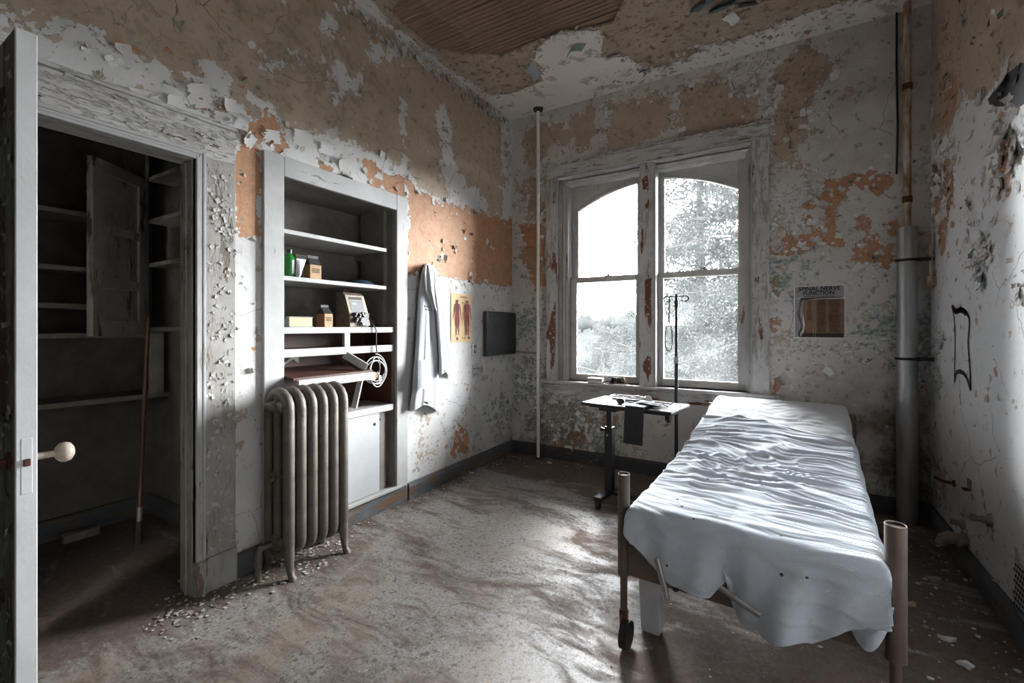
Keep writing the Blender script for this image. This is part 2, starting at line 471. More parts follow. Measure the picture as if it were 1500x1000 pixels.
# ---- window wall
WX0, WX1, WZ0, WZ1 = .517, 2.22, .78, 2.761
def wb_extra(mb):
    for q in ([(WX0, 0, WZ0), (WX0, .19, WZ0), (WX0, .19, WZ1), (WX0, 0, WZ1)], [(WX1, 0, WZ0), (WX1, 0, WZ1), (WX1, .19, WZ1), (WX1, .19, WZ0)],
              [(WX0, 0, WZ1), (WX0, .19, WZ1), (WX1, .19, WZ1), (WX1, 0, WZ1)], [(WX0, 0, WZ0), (WX1, 0, WZ0), (WX1, .19, WZ0), (WX0, .19, WZ0)]):
        mb.add(q, [(0, 1, 2, 3)])
    x0, x1, y = -.4, RX + .3, .19
    for a, b, c, d in ((x0, WX0, -.3, CH + .3), (WX1, x1, -.3, CH + .3), (WX0, WX1, -.3, WZ0), (WX0, WX1, WZ1, CH + .3)):
        mb.add([(a, y, c), (b, y, c), (b, y, d), (a, y, d)], [(0, 1, 2, 3)])
wb = wall_grid('wall_back', lambda a, b: (a, 0, b), 0, RX, 0, CH, [(WX0, WX1, WZ0, WZ1)], .025, M_WALLB, wb_extra)
B_TAN = [pp(BW, *p) for p in (
    [(768, 192), (800, 178), (845, 163), (884, 152), (880, 210), (850, 222), (800, 238), (764, 243)], [(892, 150), (985, 138), (990, 190), (950, 205), (900, 222), (888, 215)],
    [(998, 122), (1060, 116), (1112, 150), (1122, 176), (1000, 205), (992, 160)], [(1132, 100), (1165, 72), (1216, 76), (1218, 100), (1185, 150), (1172, 240), (1130, 242)], [(772, 260), (796, 262), (798, 318), (772, 320)],
    [(800, 590), (850, 585), (848, 612), (805, 620)], [(1090, 20), (1200, 0), (1200, 30), (1120, 50)])]
B_CUT = [pp(BW, *p) for p in ([(830, 172), (838, 170), (832, 195), (800, 238), (795, 232)], [(785, 235), (840, 205), (850, 225), (800, 245)], [(870, 160), (884, 155), (880, 222), (862, 225), (872, 190)], [(935, 205), (985, 185), (990, 200), (940, 212)])]
B_PEACH = [pp(BW, *p) for p in (
    [(764, 328), (800, 322), (798, 415), (785, 423), (768, 385)],
    [(1190, 265), (1245, 255), (1280, 250), (1283, 257), (1275, 262), (1312, 262), (1290, 285), (1258, 275), (1244, 270), (1240, 290), (1228, 303), (1235, 315), (1224, 330), (1238, 345), (1235, 360), (1220, 362), (1205, 355), (1210, 340), (1207, 320), (1213, 300), (1203, 290), (1203, 268)],
    [(1130, 350), (1145, 365), (1153, 322), (1164, 330), (1158, 350), (1170, 345), (1185, 338), (1197, 340), (1188, 362), (1165, 373), (1130, 372)], [(1250, 308), (1262, 308), (1272, 330), (1270, 336), (1252, 336)],
    [(1250, 358), (1270, 350), (1285, 345), (1300, 362), (1315, 365), (1312, 385), (1305, 415), (1295, 412), (1283, 390), (1258, 385)], [(1293, 330), (1310, 318), (1324, 335), (1305, 346)],
    [(1175, 315), (1195, 323), (1195, 334), (1178, 331)], [(1168, 295), (1182, 290), (1192, 300), (1180, 305)], [(1130, 408), (1141, 408), (1139, 442), (1130, 446)], [(1130, 468), (1139, 470), (1138, 492), (1131, 492)],
    [(880, 610), (902, 610), (905, 632), (885, 634)], [(840, 625), (860, 625), (863, 648), (830, 657), (808, 650)], [(1132, 555), (1145, 555), (1150, 572), (1132, 575)])]
B_PCUT = [pp(BW, *p) for p in ([(1165, 330), (1178, 345), (1172, 352), (1162, 345)], [(1190, 285), (1215, 292), (1208, 300), (1190, 300)])]
layers(wb, 0, 2, B_TAN, B_CUT, B_PEACH, B_PCUT,
    lambda U, V: .16 + blobs(U, V, [(BW(1150, 320), .35, .8), (BW(1180, 500), .35, .75), (BW(1150, 560), .3, .75), (BW(1115, 90), .5, .75), (BW(850, 630), .55, 1.0), (BW(770, 300), .3, .85), (BW(770, 560), .4, .9), (BW(1290, 500), .3, .7), (BW(900, 160), .6, .5), (BW(1040, 110), .5, .6), (BW(1350, 560), .3, .7), (BW(1290, 690), .35, .7), (BW(1160, 130), .3, .8)]),
    lambda U, V: .02 + blobs(U, V, [(BW(820, 630), .45, .42), (BW(775, 470), .3, .3), (BW(775, 560), .3, .36), (BW(1310, 480), .25, .33), (BW(1145, 410), .2, .3), (BW(1160, 390), .2, .22), (BW(880, 640), .3, .36), (BW(775, 390), .2, .26), (BW(1350, 500), .25, .4), (BW(1350, 700), .3, .4)]),
    lambda U, V: .06 + blobs(U, V, [(BW(1290, 640), .5, .75), (BW(1300, 720), .5, .95), (BW(1220, 130), .6, .3), (BW(760, 620), .25, .7), (BW(800, 650), .35, .55), (BW(850, 655), .4, .5), (BW(1320, 100), .5, .35)]))

# ---- right wall
wr = wall_grid('wall_right', lambda a, b: (RX, -a, b), 0, 5.4, 0, CH, [], .025, M_WALLR)
R_TAN = [[(0.1, 3.6)] + pp(RW, (1366, 200), (1385, 190), (1410, 150), (1440, 140), (1465, 110), (1500, 90)) + [(-2.4, 3.1), (-2.8, 3.6)]]
R_PEACH = [pp(RW, *p) for p in ([(1376, 205), (1396, 110), (1402, 112), (1400, 160), (1388, 182)], [(1367, 245), (1378, 243), (1382, 290), (1370, 320)], [(1384, 240), (1396, 240), (1398, 300), (1388, 318)], [(1458, 150), (1471, 155), (1474, 195), (1463, 190)], [(1470, 200), (1486, 215), (1480, 280), (1470, 292), (1464, 250)], [(1375, 330), (1386, 320), (1384, 365), (1378, 370)])]
layers(wr, 1, 2, R_TAN, [], R_PEACH, [],
    lambda U, V: .10 + blobs(U, V, [(RW(1380, 250), .35, .7), (RW(1440, 370), .4, .5), (RW(1475, 230), .3, .8), (RW(1375, 60), .5, .6), (RW(1400, 830), .3, .8), (RW(1460, 900), .4, .6), (RW(1490, 870), .2, .7)]),
    lambda U, V: .0 + blobs(U, V, [(RW(1375, 560), .12, .42), (RW(1376, 700), .14, .42), (RW(1385, 800), .2, .35), (RW(1430, 395), .18, .2), (RW(1478, 190), .15, .24), (RW(1410, 40), .2, .2)]),
    lambda U, V: .02 + blobs(U, V, [(RW(1380, 800), .3, .6), (RW(1430, 880), .3, .3)]))

# ---- unseen wall behind the camera, its dark colour invented to cut bounced light
wf = wall_grid('wall_front', lambda a, b: (RX - a, -5.4, b), 0, RX, 0, CH, [], .3, plain('dark_bounce_absorber', (.07, .055, .045), .6))
for k in ('tan', 'peach', 'chip', 'teal', 'stain'):
    set_field(wf, k, lambda c: np.full(len(c), .1 if k == 'chip' else (-1.0 if k in ('tan', 'peach') else 0.0)))

# ---- floor: worn terrazzo under brown dirt
t = NT('dirty_terrazzo', .55); t.flat(0, 1)
co = t.co()
v1 = t.sep(t.vor(150, 'F1', 'Color')); v2 = t.sep(t.vor(70, 'F1', 'Color'))
nA = t.noise(2.3, 7, .64); nB = t.noise(30, 5, .68)
base = t.mix(t.rng(nA, .3, .7), (.225, .20, .18), (.32, .295, .27))
base = t.mix(t.mt('GREATER_THAN', v1[0], .66), base, (.37, .355, .34))
base = t.mix(t.mt('GREATER_THAN', v1[1], .88), base, (.10, .095, .09))
base = t.mix(t.mt('GREATER_THAN', v2[2], .955), base, (.06, .055, .05))
wrp = t.vadd(co, t.noisec(1.1, 3), .5)
sw = t.noise(1.0, 7, .64, t.n.new('ShaderNodeMapping').outputs[0], .6)
mp = [q for q in t.n if q.type == 'MAPPING'][-1]; t.lk(wrp, mp.inputs[0]); mp.inputs['Scale'].default_value = (1.5, 4.2, 1); mp.inputs['Rotation'].default_value = (0, 0, .35)
sw2 = t.noise(1.0, 6, .7, t.co((5.5, 15.0, 1), (0, 0, .2)), .5)
dm = t.mt('ADD', t.attr('dirt'), t.mt('ADD', t.mt('MULTIPLY_ADD', sw, 4.2, -2.0), t.mt('MULTIPLY_ADD', sw2, 2.4, -1.2)))
dm = t.rng(dm, -.32, .62)
dirtc = t.mix(t.rng(nA, .3, .7), (.075, .047, .035), (.135, .092, .070))
yel = t.rng(nA, .50, .62, 0, .5)
base = t.mix(yel, base, (.27, .195, .125))
base = t.mix(.35, base, (.22, .185, .16))
c = t.mix(t.mt('MULTIPLY', dm, t.rng(nB, .3, .7, .72, 1.0)), base, dirtc)
crk = t.rng(t.vor(1.1, 'DISTANCE_TO_EDGE', 'Distance', t.vadd(co, t.noisec(2.5, 4), .35)), .002, .006, 1, 0)
c = t.mix(t.mt('MULTIPLY', crk, .25), c, (.05, .035, .025))
t.col(c); t.set(Roughness=t.rng(dm, 0, 1, .5, .9))
t.bump(t.mt('ADD', t.mt('MULTIPLY', nB, .6), t.mt('MULTIPLY', dm, .4)), .003, .6)
M_FLOOR = t.m
fl = wall_grid('floor', lambda a, b: (a, b, 0), -1.5, RX, -5.4, 0, [], .05, M_FLOOR)
D_POLY = [pp(FL, *p) for p in ([(752, 655), (960, 690), (905, 745), (850, 715), (740, 690), (700, 690)], [(905, 690), (1340, 790), (1500, 1000), (1500, 1150), (960, 1150), (930, 930), (905, 780)])]
D_POLY.append([(-1.6, -3.8), (.05, -3.5), (.22, -2.95), (.30, -2.6), (.30, -2.25), (-.05, -2.3), (-1.6, -2.5)])
def dirtf(c):
    d = np.full(len(c), -.22)
    for p in D_POLY: d = np.maximum(d, np.clip(.35 + sdf(p, c[:, 0], c[:, 1]) * 4.5, -.22, .95))
    edge = np.minimum(np.minimum(c[:, 0], RX - c[:, 0]), -c[:, 1])
    return np.maximum(d, np.clip(.55 - edge * 4, -.22, .8))
set_field(fl, 'dirt', dirtf)

# ---- ceiling: skim coat over a sandy base coat over wood lath
def jag(poly, step, amp, closed=True):
    out = []
    for i in range(len(poly)):
        a, b = Vector(poly[i]), Vector(poly[(i + 1) % len(poly)]); n = max(1, int((b - a).length / step)); d = (b - a)
        nn = Vector((-d.y, d.x)).normalized() if d.length > 1e-6 else Vector((0, 0))
        for k in range(n):
            p = a + d * (k / n)
            w = amp * (2 * fbm(p.x * 7 + 3, p.y * 7, 4) - 1) * 1.6 + amp * .5 * (random.random() - .5)
            out.append(p + nn * float(w))
    return out
from mathutils.geometry import delaunay_2d_cdt
def sheet(name, outer, holes, z0, z1, mat, parent=None):
    pts = []; edges = []
    for ring in [outer] + holes:
        k = len(pts); pts += [Vector(p) for p in ring]; edges += [(k + i, k + (i + 1) % len(ring)) for i in range(len(ring))]
    V, E, Fc, *_ = delaunay_2d_cdt(pts, edges, [], 0, 1e-6)
    Fc = [f for f in Fc]
    cen = np.array([[sum(V[i].x for i in f) / 3, sum(V[i].y for i in f) / 3] for f in Fc])
    ok = np.ones(len(Fc), bool)
    ok &= sdf([tuple(p) for p in outer], cen[:, 0], cen[:, 1]) > 0
    for h in holes: ok &= sdf([tuple(p) for p in h], cen[:, 0], cen[:, 1]) < 0
    mb = MB(); n = len(V)
    mb.v = [(p.x, p.y, z0) for p in V] + [(p.x, p.y, z1) for p in V]
    cnt = {}
    for f, k in zip(Fc, ok):
        if not k: continue
        mb.f.append(tuple(reversed(f))); mb.f.append(tuple(i + n for i in f))
        for i in range(3):
            e = (f[i], f[(i + 1) % 3]); cnt[e] = 1
    for (a, b) in cnt:
        if (b, a) not in cnt: mb.f.append((a, b, b + n, a + n))
    return mb.build(name, mat, parent)
t = NT('ceiling_skim_coat', .8)
n1 = t.noise(2.0, 6)
c = t.mix(t.rng(n1, .3, .7), (.70, .65, .59), (.80, .76, .71))
c = t.mix(t.rng(t.noise(5.5, 7, .65), .56, .62, 0, .75), c, (.36, .29, .21))
t.col(c); t.bump(t.noise(24, 7), .003)
M_SKIM = t.m
t = NT('sandy_base_coat', .95)
c = t.mix(t.rng(t.noise(5, 7, .65), .3, .7), (.46, .36, .26), (.62, .52, .40))
c = t.mix(t.rng(t.noise(17, 8, .72), .52, .60), c, (.26, .175, .105))
c = t.mix(t.rng(t.noise(3, 5), .55, .7, 0, .6), c, (.46, .41, .35))
t.col(c); t.bump(t.noise(20, 9, .75), .03)
M_BASEC = t.m
t = NT('old_wood_lath', .85)
n1 = t.noise(1.0, 7, .65, t.co((2.5, 60, 60)))
c = t.mix(t.rng(n1, .3, .72), (.09, .055, .036), (.34, .22, .145))
c = t.mix(t.rng(t.noise(4, 5), .55, .7, 0, .6), c, (.38, .29, .21))
t.col(c); t.bump(n1, .004)
M_LATH = t.m
LATH_PX = [(600, -70), (587, -5), (573, 19), (589, 35), (611, 56), (621, 65), (645, 76), (677, 82), (709, 81), (723, 81), (732, 85), (752, 77), (781, 65), (811, 55), (829, 48), (851, 47), (880, 40), (899, 35), (904, 21), (915, 3), (925, -25), (900, -110), (760, -160), (640, -140)]
SKIM_PX = [(560, -90), (535, -12), (560, 20), (583, 42), (620, 74), (653, 99), (680, 115), (720, 141), (747, 137), (775, 127), (797, 119), (792, 107), (786, 88), (788, 72), (800, 60), (830, 50), (852, 46), (877, 46), (882, 63), (880, 84), (922, 83), (937, 97), (950, 104), (972, 96), (1010, 84), (1030, 68), (1075, 62), (1120, 42), (1190, 18), (1290, -14), (1330, -60), (1100, -160), (900, -260), (650, -220)]
rect = [(-.02, -5.4), (RX + .02, -5.4), (RX + .02, .02), (-.02, .02)]
lath_poly = jag(pp(CE, *LATH_PX), .03, .008); skim_poly = jag(pp(CE, *SKIM_PX), .02, .018)
ceil = struct(sheet('ceiling', [Vector(p) for p in rect], [skim_poly], CH, CH + .004, M_SKIM))
stuff_bc = sheet('base_coat', [Vector(p) for p in rect], [lath_poly], CH + .0045, CH + .022, M_BASEC, ceil)
mb = MB(); mb.box((-.4, -5.6, CH + .06), (RX + .3, .3, CH + .1)); mb.build('subfloor', M_LATH, ceil)
ys = [p.y for p in lath_poly]; y = min(ys) - .05; k = 0
base_lath = None
while y < max(ys) + .05:
    xs = [p.x for p in lath_poly if abs(p.y - y) < .5]
    x0, x1 = min(p.x for p in lath_poly) - .06, max(p.x for p in lath_poly) + .06
    if base_lath is None:
        mb = MB()
        def lf(a, b): return (a * (x1 - x0), (b - .5) * .033, .004 * math.sin(a * 9) * (b - .5))
        n = 14
        for i in range(n + 1):
            xx = (x1 - x0) * i / n; w = .0165 + .0016 * math.sin(i * 1.7); zz = .0012 * math.sin(i * 2.3)
            mb.v += [(xx, -w, zz), (xx, w, zz + .001), (xx, w, zz + .007), (xx, -w, zz + .007)]
            if i:
                q = 4 * (i - 1)
                mb.f += [(q + a, q + (a + 1) % 4, q + 4 + (a + 1) % 4, q + 4 + a) for a in range(4)]
        mb.f += [(3, 2, 1, 0), (4 * n, 4 * n + 1, 4 * n + 2, 4 * n + 3)]
        base_lath = mb.build('lath', M_LATH, ceil)
        o = base_lath
    else: o = copy_part(base_lath, ceil)
    o.location = (x0 + random.uniform(-.03, .03), y, CH + .024 + random.uniform(0, .003)); o.rotation_euler = (random.uniform(-.04, .04), 0, random.uniform(-.004, .004))
    y += .040 + random.uniform(-.002, .003)

# ---- baseboards
M_BASEB = chipped('slate_baseboard', 1, .55, (.075, .085, .095), (.12, .13, .14), (.15, .085, .045), (.20, .14, .085))
M_BASEX = chipped('dark_baseboard', 0, .4, (.030, .030, .032), (.06, .058, .058), (.09, .055, .035), (.10, .08, .06))
def baseboard(name, p, q, nrm, mat, h=.125, dep=.02):
    p, q, nrm = Vector(p), Vector(q), Vector(nrm)
    prof = [(0, 0), (dep, 0), (dep, h - .03), (dep * .75, h - .012), (dep * .75, h - .004), (0, h)]
    mb = MB(); mb.prism(prof, lambda a, b: p + nrm * a + Vector((0, 0, b)), lambda a, b: q + nrm * a + Vector((0, 0, b)))
    return struct(mb.build(name, mat))
baseboard('baseboard_left', (0.001, -1.53, 0), (0.001, -.001, 0), (1, 0, 0), M_BASEB)
baseboard('baseboard_left_by_closet', (0.001, -2.78, 0), (0.001, -2.64, 0), (1, 0, 0), M_BASEB)
baseboard('baseboard_back', (0.021, -.001, 0), (RX - .021, -.001, 0), (0, -1, 0), M_BASEX)
baseboard('baseboard_right', (RX - .001, -5.39, 0), (RX - .001, -.021, 0), (-1, 0, 0), M_BASEB)

# ---- closet behind the left wall
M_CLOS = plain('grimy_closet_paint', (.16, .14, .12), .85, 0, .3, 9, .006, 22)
def quadbox(name, a, b, mat): mb = MB(); mb.box(a, b); return struct(mb.build(name, mat))
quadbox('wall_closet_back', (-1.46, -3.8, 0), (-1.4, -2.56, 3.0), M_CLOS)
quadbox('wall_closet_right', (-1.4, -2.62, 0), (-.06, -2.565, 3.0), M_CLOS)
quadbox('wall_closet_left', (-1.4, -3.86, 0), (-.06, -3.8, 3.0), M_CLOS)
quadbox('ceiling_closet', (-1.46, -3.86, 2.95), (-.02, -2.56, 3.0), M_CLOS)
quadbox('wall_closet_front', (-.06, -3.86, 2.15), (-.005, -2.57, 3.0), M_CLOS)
quadbox('baseboard_closet', (-1.398, -3.79, 0), (-1.37, -2.63, .13), M_BASEB)
quadbox('baseboard_closet_side', (-1.37, -2.65, 0), (-.13, -2.622, .13), M_BASEB)

# ---- closet door casing
tr1 = struct(empty('trim_1'))
mb = MB(); mb.box((.0, -2.969 + .0, .17), (.022, -2.784, 2.13)); mb.build('casing_board', M_TRIM_Z, tr1, bevel=.003)
mb = MB(); mb.box((.0, -3.86, 2.13), (.022, -2.784, 2.30)); mb.build('casing_board', M_TRIM_Y, tr1, bevel=.003)
mb = MB(); mb.box((.0, -3.86, 2.30), (.034, -2.775, 2.318)); mb.build('cap_moulding', M_TRIM_Y, tr1, bevel=.004)
mb = MB(); mb.box((.0, -3.84, .17), (.022, -3.66, 2.13)); mb.build('casing_board', M_TRIM_Z, tr1, bevel=.003)
mb = MB(); mb.box((.0, -2.972, 0), (.03, -2.778, .17)); mb.build('plinth_block', M_TRIM_Z, tr1, bevel=.004)
for y0, y1, x in ((-2.969, -2.955, .034), (-2.955, -2.94, .028), (-2.94, -2.925, .031)):
    mb = MB(); mb.box((.0, y0, .17), (x, y1, 2.106 + (y0 + 2.969) + .014)); mb.build('bead_moulding', M_FRAME_Z, tr1, bevel=.003)
for z0, z1, x in ((2.106, 2.12, .034), (2.12, 2.135, .028), (2.135, 2.15, .031)):
    mb = MB(); mb.box((.0, -3.66, z0), (x, -2.969 + (z0 - 2.106), z1)); mb.build('bead_moulding', M_FRAME_Y, tr1, bevel=.003)
mb = MB(); mb.box((-.12, -2.975, 0), (0, -2.945, 2.11)); mb.build('jamb', M_TRIM_Z, tr1, bevel=.002)
mb = MB(); mb.box((-.12, -3.68, 0), (0, -3.66, 2.11)); mb.build('jamb', M_TRIM_Z, tr1, bevel=.002)
mb = MB(); mb.box((-.12, -3.68, 2.106), (0, -2.945, 2.13)); mb.build('jamb', M_TRIM_Y, tr1, bevel=.002)
mb = MB(); mb.box((-.06, -2.985, 0), (-.04, -2.975, 2.1)); mb.build('door_stop', M_TRIM_Z, tr1, bevel=.002)

# ================================================================== window
win = struct(empty('window_1'))
def wbox(name, a, b, mat=None, par=None, bev=.003):
    mb = MB()
    # front face as a fine grid so the bare-wood field can be painted in
    mb.box(a, b)
    return mb.build(name, mat or M_WIN_Z, par or win, bevel=bev)
WOOD = [pp(BW, *p) for p in ([(802, 490), (810, 455), (817, 430), (819, 470), (817, 505), (812, 545), (806, 540), (808, 505)], [(944, 410), (954, 408), (955, 500), (952, 510), (947, 470)], [(942, 536), (950, 518), (956, 520), (955, 545), (950, 562), (945, 545)], [(940, 262), (947, 258), (948, 275), (941, 280)], [(945, 300), (952, 290), (952, 305), (946, 310)])]
def gridboard(name, x0, x1, z0, z1, yf, yb, mat, par, cell=.012):
    mb = MB(); nu = max(1, int((x1 - x0) / cell)); nv = max(1, int((z1 - z0) / cell))
    mb.grid(lambda a, b: (x0 + a * (x1 - x0), yf, z0 + b * (z1 - z0)), nu, nv)
    for q in ([(x0, yf, z0), (x0, yb, z0), (x0, yb, z1), (x0, yf, z1)], [(x1, yf, z0), (x1, yf, z1), (x1, yb, z1), (x1, yb, z0)], [(x0, yf, z1), (x0, yb, z1), (x1, yb, z1), (x1, yf, z1)], [(x0, yf, z0), (x1, yf, z0), (x1, yb, z0), (x0, yb, z0)]):
        mb.add(q, [(0, 1, 2, 3)])
    o = mb.build(name, mat, par, recalc=False)
    set_field(o, 'wood', lambda c: np.max([sdf(p, c[:, 0], c[:, 2]) for p in WOOD], axis=0) * np.where(c[:, 1] < yf + .001, 1, 1) - np.where(c[:, 1] > yf + .001, 1, 0))
    return o
gridboard('casing_board', .412, .522, .78, 2.765, -.024, 0, M_WIN_Z, win)
gridboard('casing_board', 2.215, 2.336, .78, 2.765, -.024, 0, M_WIN_Z, win)
wbox('casing_board', (.412, -.024, 2.765), (2.336, 0, 2.885), M_TRIM_X)
wbox('cap_moulding', (.40, -.038, 2.885), (2.348, 0, 2.905), M_TRIM_X)
# stepped mouldings around the opening
for i, (d0, d1, yf) in enumerate(((0, .022, -.034), (.022, .055, -.012), (.055, .08, .012), (.08, .103, .03))):
    m_z, m_x = (M_FRAME_Z, M_WIN_X) if i != 1 else (M_TRIM_Z, M_WIN_X)
    yb = .17
    wbox('jamb_moulding', (.517 + d0, yf, .78), (.517 + d1, yb, 2.761 - d0), m_z)
    wbox('jamb_moulding', (2.22 - d0 * .5, yf, .78), (2.22 - d1 * .5, yb, 2.761 - d0), m_z)
    wbox('head_moulding', (.517 + d0, yf, 2.761 - d0), (2.22 - d0 * .5, yb, 2.761 - d1 * .45), m_x)
gridboard('mullion', 1.33, 1.456, .78, 2.75, -.004, .17, M_WIN_Z, win)
wbox('mullion_bead', (1.325, .004, .78), (1.336, .17, 2.72), M_FRAME_Z); wbox('mullion_bead', (1.452, -.016, .78), (1.474, .17, 2.74), M_FRAME_Z)
wbox('stool', (.35, -.07, .752), (2.40, .09, .78), M_WIN_X, None, .006)
wbox('apron', (.40, -.02, .65), (2.35, 0, .752), M_TRIM_X)
M_SASH = chipped('sash_paint', 2, .15, (.40, .375, .345), (.50, .48, .455), (.22, .15, .10))
M_PANE = see_through('dusty_window_glass', (.985, .99, .99), .006, .05, .1, (.80, .83, .84))
M_PANEL = see_through('dustier_lower_glass', (.985, .99, .99), .010, .05, .1, (.80, .83, .84))
M_BRASS = plain('tarnished_metal', (.19, .16, .12), .5, .8)
def arch(x): return 2.635 - .39 * (x - 1.395) ** 2
for li, (x0, x1, g0, g1) in enumerate(((.62, 1.33, .69, 1.273), (1.474, 2.168, 1.517, 2.109))):
    lo = empty('sash'); lo.parent = win
    lo['label'] = 'lower sash of the ' + ('left' if li == 0 else 'right') + ' window light'
    Y0, Y1 = .08, .115
    for a, b in ((x0, g0), (g1, x1)): wbox('stile', (a, Y0, .78), (b, Y1, 1.785), M_SASH, lo)
    wbox('bottom_rail', (g0, Y0, .78), (g1, Y1, .845), M_SASH, lo)
    wbox('meeting_rail', (g0, Y0 - .006, 1.735), (g1, Y1, 1.785), M_SASH, lo)
    mb = MB(); mb.box((g0 - .004, .096, .842), (g1 + .004, .099, 1.738)); mb.build('pane', M_PANEL, lo)
    mb = MB(); xm = (x0 + x1) / 2 + .03
    mb.box((xm - .03, .085, 1.785), (xm + .03, .11, 1.793)); mb.lathe([(.012, 0), (.012, .012), (.005, .014), (.005, .022), (.009, .026), (0, .03)], (xm, .097, 1.793), 10)
    mb.tube([(xm - .028, .09, 1.80), (xm + .02, .085, 1.803)], .005, 6); mb.build('sash_lock', M_BRASS, lo)
    up = empty('sash'); up.parent = win
    Y0, Y1 = .122, .157
    for a, b in ((x0, g0), (g1, x1)): wbox('stile', (a, Y0, 1.735), (b, Y1, 2.74), M_SASH, up)
    wbox('meeting_rail', (g0, Y0, 1.735), (g1, Y1, 1.772), M_SASH, up)
    N = 18; xs = [g0 + (g1 - g0) * i / N for i in range(N + 1)]
    mb = MB(); mb.prism([(x, arch(x)) for x in xs] + [(g1, 2.74), (g0, 2.74)], lambda a, b: (a, Y0, b), lambda a, b: (a, Y1, b)); mb.build('arched_top_rail', M_SASH, up)
    mb = MB(); mb.tube([(x, Y0 - .002, arch(x) + .008) for x in xs], .008, 6); mb.build('arch_bead', M_FRAME_Z, up)
    mb = MB(); mb.tube([(x, Y0 - .001, arch(x) + .045) for x in xs], .004, 6); mb.build('arch_bead', M_SASH, up)
    mb = MB(); mb.prism([(g0 - .004, 1.77)] + [(g1 + .004, 1.77)] + [(x, arch(x) + .004) for x in reversed(xs)], lambda a, b: (a, .138, b), lambda a, b: (a, .141, b)); mb.build('pane', M_PANE, up)
# ================================================================== open closet door, seen edge-on
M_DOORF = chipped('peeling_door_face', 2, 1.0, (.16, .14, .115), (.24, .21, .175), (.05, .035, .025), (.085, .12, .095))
M_DOORE = chipped('door_edge_paint', 2, .0, (.70, .70, .69), (.80, .80, .79))
M_RUST = plain('rusty_iron', (.13, .055, .028), .85, .3, .5, 30)
M_PORC = plain('stained_porcelain', (.62, .52, .42), .3, 0, .35, 25, .0005)
door = struct(empty('door_1'))
DY0, DY1, DX = -3.690, -3.648, .69
mb = MB(); mb.box((.01, DY0 + .006, .01), (DX - .012, DY1 - .006, 2.10)); mb.build('core_panel', M_DOORF, door)
mb = MB(); mb.box((DX - .012, DY0, .01), (DX, DY1, 2.10)); mb.build('lock_edge', M_DOORE, door, bevel=.002)
for a, b in ((.58, DX - .012), (.01, .12)): mb = MB(); mb.box((a, DY0, .01), (b, DY1, 2.10)); mb.build('stile', M_DOORF, door, bevel=.003)
for a, b in ((.01, .22), (.90, 1.06), (1.96, 2.10)): mb = MB(); mb.box((.12, DY0, a), (.58, DY1, b)); mb.build('rail', M_DOORF, door, bevel=.003)
for z0, z1 in ((.22, .90), (1.06, 1.96)):
    for s, yy in ((-1, DY0), (1, DY1)):
        mb = MB(); e = .018
        ring = [(.12, z0), (.58, z0), (.58, z1), (.12, z1)]
        mb.tube([(x, yy - s * .002, z) for x, z in ring], .012, 6, closed=True); mb.build('panel_moulding', M_DOORF, door)
Mx = Matrix.Rotation(-math.pi / 2, 4, 'X')
for s, yy, m in ((1, DY1, M_PORC), (-1, DY0, M_RUST)):
    mb = MB(); R = Matrix.Rotation(-s * math.pi / 2, 4, 'X')
    mb.lathe([(.011, 0), (.009, .03), (.009, .046), (.019, .050), (.027, .058), (.029, .068), (.025, .08), (.014, .087), (0, .089)], (.635, yy, .935), 18, R); mb.build('knob', m, door, smooth=True)
    mb = MB(); mb.lathe([(.026, 0), (.024, .006), (.014, .008)], (.635, yy, .935), 16, R); mb.build('knob_rose', M_RUST, door, smooth=True)
mb = MB(); mb.box((DX - .001, DY0 + .010, .85), (DX + .0008, DY1 - .010, 1.0)); mb.build('latch_plate', M_DOORE, door, bevel=.001)
mb = MB(); mb.box((DX, DY0 + .014, .925), (DX + .006, DY1 - .014, .945)); mb.build('latch_bolt', M_RUST, door, bevel=.002)
for z in (.25, 1.05, 1.85):
    mb = MB(); mb.tube([(.004, DY1 + .004, z - .05), (.004, DY1 + .004, z + .05)], .007, 8); mb.build('hinge', M_RUST, door)
mb = MB()
for k in range(260):
    z = random.uniform(.05, 2.05); x = random.uniform(.3, DX - .015)
    mb.flake((x, DY0 - .001, z), (random.uniform(-1, 1), 0, random.uniform(-1, 1)), (0, -1, 0), random.uniform(.01, .03), random.uniform(.01, .035), random.uniform(.5, 1.8), random.choice([(.3, .27, .22), (.2, .2, .17), (.1, .16, .13), (.38, .34, .28)]))
tf = NT('loose_paint', .7); tf.put(tf.attr('tint', 'Color'), tf.b.inputs['Base Color']); tf.bump(tf.noise(60, 4), .001)
M_FLAKE = tf.m
stuff(mb.build('paint_flakes', M_FLAKE, door, recalc=False))

# ================================================================== closet fittings
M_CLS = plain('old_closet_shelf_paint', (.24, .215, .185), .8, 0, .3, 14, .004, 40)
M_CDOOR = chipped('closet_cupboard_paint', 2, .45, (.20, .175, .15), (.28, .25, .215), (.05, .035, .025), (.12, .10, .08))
cs = tag(empty('closet_shelving'), 'grimy painted shelves with dividers built in along the dark closet back', 'shelving')
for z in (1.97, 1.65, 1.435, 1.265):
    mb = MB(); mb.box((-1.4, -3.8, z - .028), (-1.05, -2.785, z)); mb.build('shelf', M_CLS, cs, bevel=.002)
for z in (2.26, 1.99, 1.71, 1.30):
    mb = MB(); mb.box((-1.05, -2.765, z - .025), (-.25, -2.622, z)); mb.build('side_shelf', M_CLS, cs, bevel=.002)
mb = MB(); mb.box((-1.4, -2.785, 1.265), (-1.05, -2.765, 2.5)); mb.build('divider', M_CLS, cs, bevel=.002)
mb = MB(); mb.box((-1.4, -3.8, .835), (-1.12, -2.622, .865)); mb.build('low_shelf', M_CLS, cs, bevel=.002)
